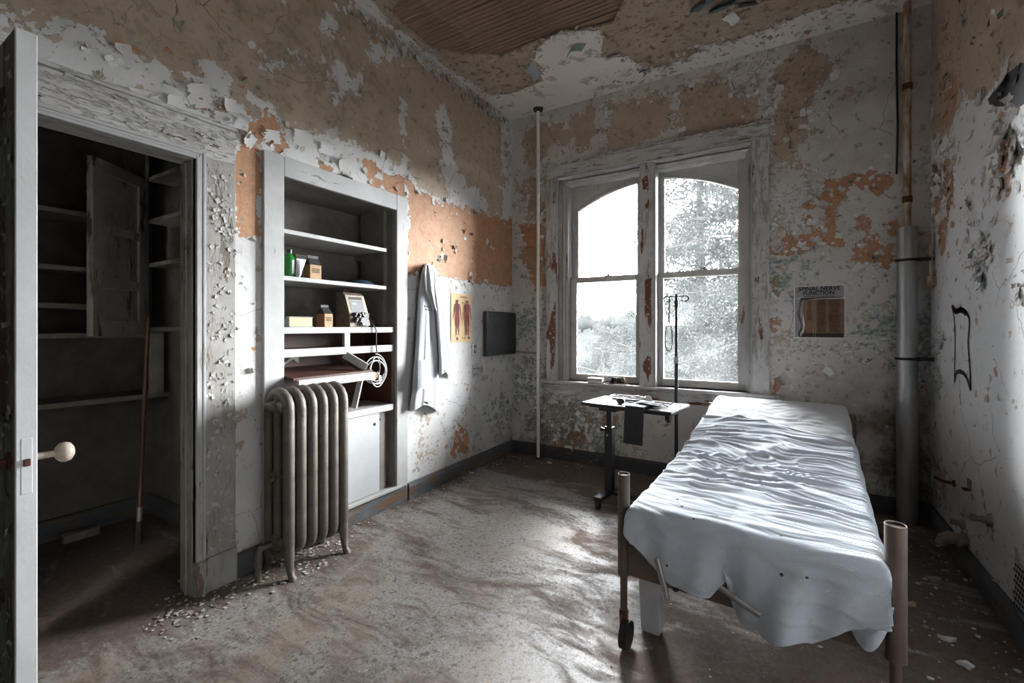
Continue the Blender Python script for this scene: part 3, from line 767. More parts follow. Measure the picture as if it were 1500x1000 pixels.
outl = [(-2.74, .865), (-2.66, .865), (-2.66, 1.265), (-2.95, 1.265), (-2.95, 1.235), (-2.80, 1.235), (-2.765, 1.225), (-2.745, 1.20), (-2.74, 1.16)]
mb = MB(); mb.prism(outl, lambda a, b: (-1.13, a, b), lambda a, b: (-1.11, a, b)); mb.build('bracket_board', M_CLS, cs)
cd = tag(empty('cupboard_door'), 'three-panel painted cupboard door hanging open inside the dark closet', 'cupboard door')
# hinged on the divider, swung towards the room
a0, a1 = Vector((-1.03, -2.80, 0)), Vector((-.79, -3.126, 0)); ax = (a1 - a0).normalized(); wd_ = .405; nr = Vector((ax.y, -ax.x, 0))
MD = Matrix((( ax.x, nr.x, 0, a0.x), (ax.y, nr.y, 0, a0.y), (0, 0, 1, 0), (0, 0, 0, 1)))
z0, z1 = 1.25, 2.235
mb = MB(); mb.box((.01, -.003, z0 + .01), (wd_ - .01, .003, z1 - .01), MD); mb.build('panel', M_CDOOR, cd)
for a, b in ((0, .06), (wd_ - .06, wd_)): mb = MB(); mb.box((a, -.017, z0), (b, .017, z1), MD); mb.build('stile', M_CDOOR, cd, bevel=.002)
for a, b in ((z0, z0 + .09), (1.52, 1.58), (1.83, 1.88), (z1 - .07, z1)): mb = MB(); mb.box((.06, -.017, a), (wd_ - .06, .017, b), MD); mb.build('rail', M_CDOOR, cd, bevel=.002)
mb = MB(); mb.lathe([(.008, 0), (.007, .012), (.014, .02), (.012, .028), (0, .03)], MD @ Vector((wd_ - .03, .013, 1.72)), 12, Matrix.Rotation(-math.pi / 2, 4, 'X')); mb.build('knob', M_RUST, cd, smooth=True)
br = tag(empty('broom_handle'), 'long wooden pole leaning against the closet shelves', 'pole')
mb = MB(); pb = hit(196, 790, 2, .0); pb = Vector((pb.x + .12, pb.y - .02, .006)); ptp = hit(217, 465, 0, -.98); ptp = Vector((-.98, ptp.y, ptp.z))
M_POLE = plain('dark_wood_pole', (.10, .045, .025), .5, 0, .4, 20)
pj = pb.lerp(ptp, .16)
mb.tube([pj, pb.lerp(ptp, .6), ptp], [.013, .013, .012], 10); mb.build('shaft', M_POLE, br, smooth=True)
mb = MB(); mb.tube([pb.lerp(ptp, .10), pj], .015, 10); mb.build('ferrule', plain('dull_tin', (.42, .40, .37), .45, .6), br, smooth=True)
mb = MB(); mb.tube([pb, pb.lerp(ptp, .10)], [.02, .016], 10); mb.build('tip', plain('worn_black_rubber', (.05, .045, .04), .8), br, smooth=True)
mb = MB(); mb.tube([ptp, ptp + (ptp - pb).normalized() * .012], [.0125, .006], 10); mb.build('end_cap', M_RUST, br, smooth=True)

# ================================================================== built-in cabinet in the left wall
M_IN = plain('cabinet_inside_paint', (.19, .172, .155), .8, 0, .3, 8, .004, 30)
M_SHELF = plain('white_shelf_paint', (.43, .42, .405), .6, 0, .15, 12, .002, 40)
t = NT('dark_red_varnished_wood', .5)
n1 = t.noise(1.0, 7, .62, t.co((30, 4, 30)))
t.col(t.mix(t.rng(n1, .3, .7), (.028, .010, .006), (.10, .036, .02))); t.bump(n1, .002); M_REDW = t.m
cab = tag(empty('built_in_cabinet'), 'white painted built-in cabinet with open shelves and broken desk flap', 'cabinet')
def cbox(name, a, b, mat, bev=.002, par=None): mb = MB(); mb.box(a, b); return mb.build(name, mat, par or cab, bevel=bev)
YA, YB = -2.521, -1.659
cbox('face_frame', (0, -2.638, .12), (.024, YA, 2.265), M_FRAME_Z, .003)
cbox('face_frame', (0, YB, .12), (.024, -1.549, 2.265), M_FRAME_Z, .003)
cbox('face_frame', (0, YA, 2.152), (.024, YB, 2.265), M_FRAME_Y, .003)
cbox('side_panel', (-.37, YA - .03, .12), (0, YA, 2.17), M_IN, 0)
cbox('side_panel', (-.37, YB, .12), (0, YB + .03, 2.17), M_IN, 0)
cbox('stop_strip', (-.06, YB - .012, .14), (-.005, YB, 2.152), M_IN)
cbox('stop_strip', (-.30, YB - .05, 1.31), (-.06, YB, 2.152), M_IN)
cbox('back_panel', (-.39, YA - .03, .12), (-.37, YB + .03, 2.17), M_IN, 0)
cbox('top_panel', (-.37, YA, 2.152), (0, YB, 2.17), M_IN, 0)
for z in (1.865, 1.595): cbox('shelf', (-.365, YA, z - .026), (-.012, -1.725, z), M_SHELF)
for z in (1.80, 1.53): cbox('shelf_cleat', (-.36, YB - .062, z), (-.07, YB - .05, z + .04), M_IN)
cbox('desk_shelf', (-.365, YA, 1.262), (.006, -1.672, 1.30), M_SHELF)
cbox('divider_post', (-.02, -2.10, 1.172), (.004, -2.055, 1.262), M_SHELF)
cbox('cross_rail', (-.03, YA, 1.125), (.004, -1.672, 1.172), M_SHELF)
cbox('red_back_panel', (-.30, YA, .75), (-.285, YB - .012, 1.262), M_REDW, 0)
cbox('red_side_panel', (-.29, YB - .03, .75), (-.02, YB - .014, 1.262), M_REDW, 0)
cbox('drawer_bottom', (-.28, YA, 1.16), (-.03, YB - .03, 1.168), M_REDW, 0)
# fallen desk flap: a sloping post, a tilted red board and its white front edge
mb = MB(); mb.bar((-.02, -2.085, 1.125), (.075, -1.985, 1.035), .03, .05); mb.build('sloping_post', M_SHELF, cab, bevel=.002)
mb = MB(); mb.bar((-.05, -2.10, 1.125), (.05, -2.00, 1.03), .02, .05); mb.build('sloping_post', M_REDW, cab, bevel=.002)
mb = MB(); P = [Vector((-.27, -2.515, 1.03)), Vector((-.27, -1.95, 1.03)), Vector((.10, -1.95, 1.0)), Vector((.10, -2.515, 1.0))]
mb.prism([(0, 0), (1, 0), (1, 1), (0, 1)], lambda a, b: P[0].lerp(P[1], a).lerp(P[3].lerp(P[2], a), b), lambda a, b: P[0].lerp(P[1], a).lerp(P[3].lerp(P[2], a), b) + Vector((0, 0, .015))); mb.build('desk_flap', M_REDW, cab)
mb = MB(); mb.box((.10, -2.50, .955), (.122, -1.945, 1.003)); o = mb.build('flap_edge', M_SHELF, cab, bevel=.003)
mb = MB(); mb.box((.098, -1.946, .962), (.12, -1.925, .998)); mb.build('broken_edge', plain('raw_broken_wood', (.40, .22, .11), .9), cab, bevel=.004)
mb = MB(); mb.box((-.10, -2.16, 1.016), (.10, -1.96, 1.026), Matrix.Translation((0, -.02, .002)) @ Matrix.Rotation(.02, 4, 'X')); mb.build('thin_slat', M_IN, cab)
pts = [(-.20, -2.5, 1.06)]
mb = MB(); zz = [1.052, 1.058, 1.056, 1.064, 1.075, 1.062, 1.085, 1.10, 1.072]
for i in range(8):
    y0 = -2.515 + i * .035; y1 = y0 + .037
    mb.add([(-.279, y0, zz[i] - .008), (-.279, y1, zz[i + 1] - .008), (-.279, y1, zz[i + 1] + .006 + (.02 if i > 5 else 0)), (-.279, y0, zz[i] + .006 + (.02 if i > 6 else 0))], [(0, 1, 2, 3)])
mb.build('torn_paint_strip', plain('pale_torn_paint', (.60, .55, .48), .9), cab)
mb = MB(); mb.bar((.02, -1.985, .955), (-.02, -2.005, .76), .02, .035); mb.build('flap_bracket', M_SHELF, cab, bevel=.002)
cbox('counter_rail', (-.30, -2.45, .70), (.008, -1.672, .745), M_SHELF, .003)
M_LOWD = plain('white_panel_door', (.45, .455, .46), .55, 0, .08, 8, .001, 30)
ld = cbox('lower_door', (-.02, -2.47, .145), (-.002, -1.80, .70), M_LOWD, .002)
for y, z in ((-1.845, .625), (-1.785, .645)):
    mb = MB(); mb.lathe([(.011, 0), (.009, .003)], (-.002 if y < -1.8 else -.018, y, z), 12, Matrix.Rotation(math.pi / 2, 4, 'Y')); mb.build('finger_hole', plain('hole_black', (.006, .006, .006), .9), ld)
cbox('door_track', (-.04, -1.80, .145), (-.02, -1.735, .70), M_IN); cbox('door_track', (-.07, -1.72, .145), (-.04, -1.70, .70), M_IN)
cbox('bottom_sill', (-.30, YA, .12), (.03, -1.60, .142), M_SHELF, .003)
cbox('kick_board', (-.02, -2.638, 0), (.012, -1.549, .12), M_BASEB, .002)

# ---- things on the cabinet shelves
M_LABEL = plain('kraft_paper', (.46, .31, .18), .9, 0, .15, 30, .001)
M_KDARK = plain('kraft_shadow_paper', (.26, .145, .075), .9, 0, .2, 30, .001)
M_INK = plain('black_ink', (.012, .011, .011), .9, 0, 0, 10, 0)
M_CREAM = plain('cream_paper', (.60, .50, .37), .9, 0, .12, 30, .001)
def inkbars(name, par, o, ex, ez, n, rows, w, h, mat=M_INK, jit=.3):
    """rows of small illegible print"""
    mb = MB(); o, ex, ez = Vector(o), Vector(ex), Vector(ez); nr = ex.cross(ez).normalized() * .0006
    for r in range(rows):
        x = 0; row = w * random.uniform(.65, 1)
        st = (w - row) / 2
        while x < row:
            l = random.uniform(.5, 1.6) * h; l = min(l, row - x)
            a = o + ex * (st + x) - ez * (r * h * 2.1) + nr
            mb.add([a, a + ex * l, a + ex * l + ez * h, a + ez * h], [(0, 1, 2, 3)]); x += l + h * .35
    return mb.build(name, mat, par, recalc=False)
gb = tag(empty('green_bottle'), 'green glass bottle with black cap and white label on the middle shelf', 'bottle')
M_GREEN = NT('green_glass', .12); M_GREEN.col((.03, .42, .06)); M_GREEN.set(Transmission_Weight=.55); M_GREEN = M_GREEN.m
bx, by = -.07, -2.432
mb = MB(); mb.lathe([(.026, 0), (.03, .004), (.031, .10), (.03, .112), (.022, .128), (.013, .136), (.012, .146)], (bx, by, 1.595), 24); mb.build('body', M_GREEN, gb, smooth=True)
mb = MB(); mb.lathe([(.0145, 0), (.0145, .02), (.012, .022)], (bx, by, 1.595 + .144), 18); mb.build('cap', plain('black_plastic', (.012, .012, .013), .4), gb, smooth=True)
mb = MB(); mb.grid(lambda a, b: (bx + .0318 * math.cos(.1 + a * 1.9 - .2), by + .0318 * math.sin(.1 + a * 1.9 - .2), 1.595 + .02 + b * .082), 10, 1); mb.build('label_paper', plain('grey_white_label', (.50, .50, .48), .8), gb)
tb = tag(empty('ointment_tube'), 'crimped silver-white tube standing against the green bottle', 'tube')
mb = MB(); tx, ty = -.035, -2.398
mb.grid(lambda a, b: (tx + (.016 * (1 - b) + .003) * math.cos(a * 2 * math.pi), ty + b * .018 + (.014 + .016 * b) * math.sin(a * 2 * math.pi), 1.607 + b * .092), 18, 5); mb.build('body', plain('dented_aluminium', (.62, .62, .62), .35, .7, .2), tb, smooth=True)
mb = MB(); mb.lathe([(.012, 0), (.012, .012), (.006, .013)], (tx, ty, 1.595), 12); mb.build('cap', plain('white_tube_cap', (.6, .6, .58), .5), tb)
mb = MB(); mb.box((tx - .004, ty - .013, 1.698), (tx + .004, ty + .047, 1.706)); mb.build('crimp', plain('crimped_metal', (.55, .55, .55), .4, .6), tb)
def carton(name, label, c, w, d, h, lw, top='fold', face=1):
    o = tag(empty(name), label, 'carton'); x, y, z = c
    mb = MB(); mb.box((x - d / 2, y - w / 2, z), (x + d / 2, y + w / 2, z + h)); mb.build('body', M_KDARK, o, bevel=.001)
    mb = MB(); mb.box((x + d / 2, y - w / 2 + .002, z + .001), (x + d / 2 + .0015, y + w / 2 - .002, z + h - .002)); mb.build('front_label', M_LABEL, o)
    inkbars('label_print', o, (x + d / 2 + .002, y - w / 2 + .008, z + h * .68), (0, 1, 0), (0, 0, 1), 6, 3, w - .016, h * .055)
    # roof-shaped folded black top with a pinched ridge
    mb = MB(); hh = h * .52
    mb.add([(x - d / 2, y - w / 2, z + h), (x + d / 2, y - w / 2, z + h), (x + d / 2, y + w / 2, z + h), (x - d / 2, y + w / 2, z + h), (x, y - w * .42, z + h + hh), (x, y + w * .42, z + h + hh)], [(0, 1, 4), (1, 2, 5, 4), (2, 3, 5), (3, 0, 4, 5)])
    mb.box((x - .003, y - w * .45, z + h + hh - .004), (x + .003, y + w * .45, z + h + hh + .012)); mb.build('folded_top', plain('black_waxed_paper', (.018, .017, .017), .55), o)
    return o
carton('kraft_carton', 'small kraft carton with printed label beside the green bottle', (-.06, -2.285, 1.595), .08, .06, .088, 1)
db = tag(empty('dark_box'), 'dark brown box standing behind the kraft carton on middle shelf', 'box')
mb = MB(); mb.box((-.18, -2.36, 1.595), (-.12, -2.25, 1.735)); mb.build('body', plain('dark_brown_card', (.045, .03, .022), .8), db, bevel=.001)
mb = MB(); mb.box((-.184, -2.364, 1.735), (-.116, -2.246, 1.745)); mb.build('lid', plain('dark_brown_lid', (.06, .042, .03), .8), db, bevel=.001)
dish = tag(empty('blue_dish'), 'shallow dark blue enamel basin upside down on the middle shelf', 'dish')
M_BLUE = plain('dark_blue_enamel', (.05, .09, .13), .25, .2, .2)
mb = MB(); mb.lathe([(.115, .0), (.118, .006), (.10, .018), (.075, .034), (.04, .038), (0, .039)], (-.15, -1.86, 1.595), 32); mb.build('bowl', M_BLUE, dish, smooth=True)
mb = MB(); mb.tube([(-.15 + .117 * math.cos(a), -1.86 + .117 * math.sin(a), 1.600) for a in np.linspace(0, 2 * math.pi, 32, endpoint=False)], .004, 6, closed=True); mb.build('rim', M_BLUE, dish, smooth=True)
bk = tag(empty('thick_book'), 'thick old hardback book lying flat with yellowed pages facing out', 'book')
MBK = Matrix.Translation((-.085, -2.40, 1.3005)) @ Matrix.Rotation(.22, 4, 'Z')
for z0, z1, n in ((0, .004, 'cover'), (.058, .062, 'cover')): mb = MB(); mb.box((-.09, -.10, z0), (.075, .09, z1), MBK); mb.build(n, plain('grey_book_cloth', (.22, .22, .21), .8), bk, bevel=.001)
mb = MB(); mb.box((-.09, -.104, 0), (.075, -.098, .062), MBK); mb.build('spine', plain('marbled_spine', (.26, .26, .24), .7, 0, .7, 50), bk, bevel=.002)
mb = MB(); mb.box((-.085, -.098, .004), (.068, .083, .058), MBK)
t = NT('page_edges', .9); n = t.noise(1, 3, .5, t.co((2, 2, 900))); t.col(t.mix(n, (.42, .30, .17), (.56, .43, .27))); mb.build('pages', t.m, bk)
carton('kraft_carton', 'kraft carton with black folded top between the book and the meter', (-.07, -2.195, 1.30), .062, .085, .085, 1)
# electrical instrument with sloped face
mt_ = tag(empty('test_meter'), 'old bench electrical instrument with sloped panel, knobs and carrying handle', 'instrument')
M_MET = plain('brown_grey_enamel', (.20, .165, .13), .5, .2, .3, 30)
mx, my = -.02, -1.955
prof = [(-.14, 0), (0, 0), (.0, .07), (-.055, .215), (-.075, .235), (-.14, .235)]
mb = MB(); mb.prism(prof, lambda a, b: (mx + a, my - .085, 1.3005 + b), lambda a, b: (mx + a, my + .075, 1.3005 + b)); mb.build('case', M_MET, mt_, bevel=.004, seg=2)
pf = Vector((-.055, 0, .145)).normalized(); pn = Vector((.145, 0, .055)).normalized()
def face(y, s, d=.0): return Vector((mx, my + y, 1.3005 + .07)) + pf * s + pn * d
def plate(name, y0, y1, s0, s1, d0, d1, mat):
    mb = MB(); vs = [face(y, s, d) for d in (d0, d1) for (y, s) in ((y0, s0), (y1, s0), (y1, s1), (y0, s1))]
    mb.add(vs, [(0, 3, 2, 1), (4, 5, 6, 7), (0, 1, 5, 4), (1, 2, 6, 5), (2, 3, 7, 6), (3, 0, 4, 7)]); return mb.build(name, mat, mt_, bevel=.001)
plate('panel_rim', -.083, .073, -.005, .153, 0, .004, plain('worn_bronze_rim', (.30, .235, .17), .45, .5))
plate('scale_panel', -.062, .052, .028, .115, .004, .0055, plain('grey_scale_plate', (.16, .165, .17), .5, .2))
plate('name_plate', -.05, -.005, .085, .098, .0055, .0062, plain('pale_plate', (.40, .41, .42), .5))
plate('window_slot', -.06, .05, .122, .142, .004, .005, plain('slot_black', (.01, .01, .01), .4))
plate('lower_panel', .0, .065, -.065, .02, .002, .006, plain('steel_panel', (.12, .12, .125), .4, .5))
for y, s, r in ((-.05, .01, .017), (-.018, .005, .017), (.022, .012, .02), (.052, .012, .012), (-.05, -.025, .017), (-.018, -.028, .017)):
    ctr = face(y, s, .004); R = pn.to_track_quat('Z', 'Y').to_matrix().to_4x4()
    mb = MB(); mb.lathe([(r, 0), (r * .95, .012), (r * .6, .014), (r * .55, .024), (0, .025)], ctr, 14, R); mb.build('knob', plain('black_bakelite', (.015, .014, .014), .3) if not bpy.data.materials.get('black_bakelite') else bpy.data.materials['black_bakelite'], mt_, smooth=True)
ctr = face(.022, .012, .030); mb = MB(); mb.tube([ctr + Vector((0, .018 * math.cos(a), .018 * math.sin(a))) for a in np.linspace(0, 6.28, 16, endpoint=False)], .003, 6, closed=True); mb.build('dial_ring', plain('chrome_ring', (.5, .5, .5), .25, .9), mt_, smooth=True)
mb = MB(); mb.tube([(mx - .11, my - .05, 1.535), (mx - .11, my - .045, 1.555), (mx - .11, my + .035, 1.555), (mx - .11, my + .04, 1.535)], .006, 8); mb.build('carry_handle', M_RUST, mt_, smooth=True)
rb = tag(empty('red_ball'), 'dark red-brown round object beside the meter at the shelf end', 'ball')
mb = MB(); mb.lathe([(0, 0), (.02, .003), (.032, .02), (.035, .036), (.03, .054), (.015, .066), (.004, .064), (0, .062)], (-.12, -1.78, 1.3005), 20); mb.build('body', plain('dark_red_rind', (.12, .035, .02), .6, 0, .4, 25), rb, smooth=True)
mb = MB(); mb.tube([(-.12, -1.78, 1.362), (-.115, -1.777, 1.376)], [.004, .003], 6); mb.build('stub', M_POLE, rb)
# hanging flex
cordm = plain('white_flex', (.55, .54, .52), .5, 0, .1); cordd = plain('dark_flex', (.05, .05, .05), .5)
cord = tag(empty('coiled_cable'), 'white electric cable hanging in loops from the cabinet shelf', 'cable')
mb = MB(); c0 = hit(527, 477, 0, -.01)
pth = [hit(x, y, 0, X) for x, y, X in ((540, 474, -.01), (547, 476, .012), (551, 483, .02), (551, 500, .02), (552, 515, .02), (554, 522, .018))]
mb.tube(pth, .0042, 8); mb.build('lead', cordd, cord, smooth=True)
cen = hit(550, 538, 0, .02); mb = MB(); pts = []
for i in range(170):
    a = i / 170 * 2 * math.pi * 5.2; k = i / 170
    rx = .075 + .022 * math.sin(k * 11); rz = .085 + .02 * math.cos(k * 7)
    pts.append(cen + Vector((.012 * math.sin(a * .7), rx * math.sin(a) + .012 * math.sin(k * 9), -.012 + rz * math.cos(a) - .02 * k)))
mb.tube(pts, .0038, 6); mb.build('loops', cordm, cord, smooth=True)
pe = hit(556, 552, 0, .02); mb = MB(); mb.box(pe - Vector((.008, .012, .03)), pe + Vector((.008, .012, .012))); mb.tube([pe, pe + Vector((0, -.02, .04))], .005, 6)
mb.build('plug', cordm, cord, bevel=.002)

# ================================================================== cast-iron radiator
M_RAD = NT('silver_painted_iron', .5)
n1 = M_RAD.noise(9, 7, .68); n2 = M_RAD.noise(38, 6, .7)
c = M_RAD.mix(M_RAD.rng(n1, .3, .7), (.085, .066, .05), (.175, .15, .125))
c = M_RAD.mix(M_RAD.rng(n2, .6, .68, 0, .8), c, (.05, .032, .02))
M_RAD.col(c); M_RAD.set(Metallic=.25); M_RAD.bump(n2, .002); M_RAD = M_RAD.m
rad = tag(empty('cast_iron_radiator'), 'old silver-brown cast-iron column radiator standing before the cabinet', 'radiator')
NS, R0, SP = 6, -2.635, .067
XF, XB, XM = .245, .075, .16
def section():
    mb = MB(); zt, zb, r = .955, .115, .028
    pt = []
    for i in range(9): a = math.pi * i / 8; pt.append((XM + (XF - XM) * math.cos(a), 0, zt - .085 + .085 * math.sin(a)))
    pb_ = [(XM - (XF - XM) * math.cos(math.pi * i / 8), 0, zb + .06 - .06 * math.sin(math.pi * i / 8)) for i in range(9)]
    mb.tube(pt + pb_, r, 12, closed=True)
    mb.tube([(XM, 0, zb + .01), (XM, 0, zt - .012)], r * .92, 12)
    for z in (zt - .075, zb + .05):
        mb.tube([(XB + .01, 0, z), (XF - .01, 0, z)], .034, 12)
    mb.tube([(XB, 0, .52), (XF, 0, .52)], .014, 8)
    return mb
first = section().build('section', M_RAD, rad, smooth=True); first.location = (0, R0, 0)
for k in range(1, NS): copy_part(first, rad, (0, R0 + k * SP, 0))
for z in (.88, .165): mb = MB(); mb.tube([(XM, R0 - .036, z), (XM, R0 + (NS - 1) * SP + .03, z)], .026, 12); mb.build('nipple_tube', M_RAD, rad, smooth=True)
for y in (R0, R0 + (NS - 1) * SP):
    for x, s in ((XF, 1), (XB, -1)):
        mb = MB(); mb.tube([(x, y, .25), (x + s * .004, y, .12), (x + s * .01, y, .05), (x + s * .022, y, .018), (x + s * .034, y, .006), (x + s * .034, y, 0)], [.026, .025, .019, .017, .02, .021], 10); mb.build('leg', M_RAD, rad, smooth=True)
for z in (.88, .52): mb = MB(); mb.lathe([(.024, 0), (.022, .012), (.012, .014), (.012, .022), (0, .023)], (XM, R0 - .03, z), 6 if z < .6 else 12, Matrix.Rotation(math.pi / 2, 4, 'X')); mb.build('plug', M_RAD, rad)
mb = MB(); mb.tube([(XM - .02, R0 - .03, .165), (XM - .02, R0 - .09, .165), (XM - .02, R0 - .10, .14), (XM - .02, R0 - .10, 0)], .017, 10); mb.build('feed_pipe', M_RAD, rad, smooth=True)
# ================================================================== lab coat
t = NT('white_coat_cotton', .85); n1 = t.noise(6, 4); t.col(t.mix(t.rng(n1, .3, .7), (.44, .45, .475), (.52, .53, .55))); t.bump(t.noise(25, 5), .002); M_COAT = t.m
coat = tag(empty('lab_coat'), 'white lab coat hanging from a hook on the peeling left wall', 'coat')
rows = [(386, 623, 630), (396, 618, 636), (412, 615, 640), (435, 612.5, 642), (465, 611, 643), (500, 609, 643), (540, 606, 643), (572, 603.5, 645), (597, 600, 645)]
def coat_piece(rows, x0, depth, folds, seed, back=.012):
    py = [r[0] for r in rows]; l = [r[1] for r in rows]; rr = [r[2] for r in rows]
    def fn(a, b):
        y = py[0] + (py[-1] - py[0]) * b; L_, R_ = np.interp(y, py, l), np.interp(y, py, rr)
        if a <= .5:
            q = a * 2; px = L_ + (R_ - L_) * q
            env = math.sin(math.pi * min(max(q, .02), .98)) ** .5
            fo = sum(am * math.sin(fr * q * math.pi + ph + b * tw) for fr, am, ph, tw in folds)
            X = x0 + depth * env * (.55 + .45 * fo) * (.35 + .65 * min(1, b * 2.5 + .2))
        else:
            q = 2 - a * 2; px = L_ + (R_ - L_) * q; X = back + .004 * math.sin(9 * q)
        p = hit(px, y + (4 * math.sin(q * 7 + seed) if b > .97 else 0), 0, max(X, .008)); return p
    mb = MB(); mb.grid(fn, 72, 60); return mb
coat_piece(rows, .03, .10, ((2.2, .30, .2, .7), (5, .16, 1.0, -1.2), (9, .05, 0, 1)), 1).build('body', M_COAT, coat, smooth='all')
coat_piece([(393, 629, 637), (415, 633, 644), (440, 636, 648), (470, 639, 653.5), (505, 642, 660), (530, 643, 664.5), (549, 643, 667)], .06, .10, ((2, .3, .3, .8), (5, .08, 1.2, -1)), 2, .03).build('sleeve', M_COAT, coat, smooth='all')
coat_piece([(388, 622, 634), (400, 620, 641), (425, 622, 645), (455, 634, 646)], .075, .06, ((5, .3, .3, 1),), 3, .05).build('lapel', M_COAT, coat, smooth='all')
mb = MB(); mb.grid(lambda a, b: hit(612 + 18 * a, 527 + 42 * b, 0, .118 + .012 * math.sin(a * 3)), 8, 8); mb.build('pocket', M_COAT, coat, smooth=True)
for k, (px, py, w) in enumerate(((621, 447.5, 10), (622, 452, 8))):
    mb = MB(); x = 0
    while x < w:
        l = random.uniform(.8, 2); mb.grid(lambda a, b: hit(px + x + l * a, py + 2.0 * b + .12 * x, 0, .137), 1, 1); x += l + .5
    mb.build('embroidered_name', M_INK, coat)
mb = MB(); hk = hit(627, 386, 0, .0); mb.tube([(0, hk.y, hk.z - .02), (.03, hk.y, hk.z - .02), (.045, hk.y, hk.z - .005), (.045, hk.y, hk.z + .012)], .004, 8)
tag(mb.build('coat_hook', M_RUST), 'small iron hook in the wall holding the lab coat', 'hook')

# ================================================================== things on the left wall
def on_left(px, py, d=.0): p = hit(px, py, 0, d); return p
ap = tag(empty('anatomy_chart'), 'yellowed anatomy chart with two red muscle figures on the left wall', 'poster')
t = NT('yellowed_poster_paper', .8); n1 = t.noise(9, 5); c = t.mix(t.rng(n1, .3, .7), (.62, .43, .22), (.74, .55, .31)); t.col(c); M_YEL = t.m
c00, c11 = LW(660, 429), LW(691, 500); y0, y1, zt, zb = c00[0], c11[0], 1.592, 1.168
mb = MB(); mb.grid(lambda a, b: (.004 + .003 * math.sin(a * 4 + b * 3), y0 + (y1 - y0) * a, zb + (zt - zb) * b), 8, 10); mb.build('paper', M_YEL, ap)
M_MUS = plain('printed_muscle_red', (.25, .045, .05), .85, 0, .5, 60, 0); M_MUS2 = plain('printed_muscle_dark', (.12, .04, .06), .85, 0, .4, 60, 0)
W_, H_ = y1 - y0, zt - zb
def ink_poly(name, polys, mat, par, mp):
    mb = MB()
    for p in polys: mb.add([mp(a, b) for a, b in p], [tuple(range(len(p)))])
    return mb.build(name, mat, par, recalc=False)
def mpA(a, b): return (.0095, y0 + W_ * a, zb + H_ * b)
def figure(cx, lean):
    s = 1.0; P = []
    def ell(x, y, rx, ry, n=12): P.append([(cx + (x + rx * math.cos(q)), y + ry * math.sin(q)) for q in np.linspace(0, 2 * math.pi, n, endpoint=False)])
    ell(0, .845, .055, .03)
    P.append([(cx - .025, .83), (cx + .025, .83), (cx + .025, .79), (cx - .025, .79)])
    P.append([(cx - .12, .775), (cx - .03, .80), (cx + .03, .80), (cx + .12, .775), (cx + .10, .70), (cx + .075, .60), (cx + .10, .50), (cx + .09, .45), (cx - .09, .45), (cx - .10, .50), (cx - .075, .60), (cx - .10, .70)])
    for q in (-1, 1):
        P.append([(cx + q * .12, .77), (cx + q * .155, .70), (cx + q * .165, .60), (cx + q * .19, .50), (cx + q * .17, .495), (cx + q * .135, .58), (cx + q * .11, .68)])
        P.append([(cx + q * .19, .50), (cx + q * .205, .475), (cx + q * .185, .455), (cx + q * .17, .495)])
        P.append([(cx + q * .005, .46), (cx + q * .10, .46), (cx + q * .10, .38), (cx + q * .075, .29), (cx + q * .085, .24), (cx + q * .065, .17), (cx + q * .04, .17), (cx + q * .03, .25), (cx + q * .03, .30)])
        P.append([(cx + q * .03, .17), (cx + q * .065, .17), (cx + q * .10, .15), (cx + q * .04, .15)])
    return P
ink_poly('muscle_figure', figure(.27, 0), M_MUS, ap, mpA); ink_poly('muscle_figure', figure(.74, 0), M_MUS, ap, mpA)
for q_ in ([(.24, .79), (.30, .79), (.31, .62), (.23, .62)], [(.27, .45), (.30, .45), (.29, .28), (.26, .28)]): ink_poly('figure_shading', [q_], M_MUS2, ap, lambda a, b: (.0098, y0 + W_ * a, zb + H_ * b))
for q_ in ([(.51 + .02 * math.cos(q), .81 + .03 * math.sin(q)) for q in np.linspace(0, 6.2, 9)], [(.50, .62), (.515, .62), (.515, .34), (.50, .34)], [(.22, .10), (.29, .11), (.30, .05), (.24, .04)], [(.78, .11), (.86, .11), (.86, .06), (.79, .06)], [(.48, .10), (.53, .10), (.53, .085), (.48, .085)], [(.57, .09), (.62, .09), (.62, .065), (.57, .065)]): ink_poly('small_detail', [q_], M_MUS2, ap, mpA)
inkbars('heading_print', ap, (.0092, y0 + W_ * .38, zb + H_ * .925), (0, 1, 0), (0, 0, 1), 4, 1, W_ * .36, H_ * .022, plain('brown_print', (.22, .12, .06), .9, 0, 0, 5, 0))

def plate_box(name, label, pa, pb, dep, mat, cat, bev=.003):
    e = tag(empty(name), label, cat); a, b = LW(*pa), LW(*pb)
    mb = MB(); mb.box((0.0, a[0], b[1]), (dep, b[0], a[1])); mb.build('plate', mat, e, bevel=bev); return e, a, b
M_STEEL = plain('dull_steel_plate', (.40, .38, .355), .5, .5, .25, 25)
e, a, b = plate_box('power_outlet', 'steel double socket plate below the anatomy chart', (691, 502), (698.5, 520), .006, M_STEEL, 'outlet')
for q in (.29, .71):
    zc = b[1] + (a[1] - b[1]) * q; mb = MB(); mb.lathe([(.017, 0), (.017, .003), (.0, .0031)], (.0062, (a[0] + b[0]) / 2, zc), 16, Matrix.Rotation(math.pi / 2, 4, 'Y')); mb.build('socket', plain('black_socket', (.012, .012, .012), .5), e)
e, a, b = plate_box('switch_plate', 'white plate with rows of small slots under the double socket', (691.5, 533), (706.5, 551), .006, plain('painted_plate', (.55, .54, .53), .5), 'switch plate')
for i in range(2):
    for j in range(2):
        yc, zc = a[0] + .03 + i * .05, a[1] - .045 - j * .055; mb = MB(); mb.box((.006, yc - .013, zc - .004), (.0075, yc + .013, zc + .004)); mb.build('slot', M_INK, e)
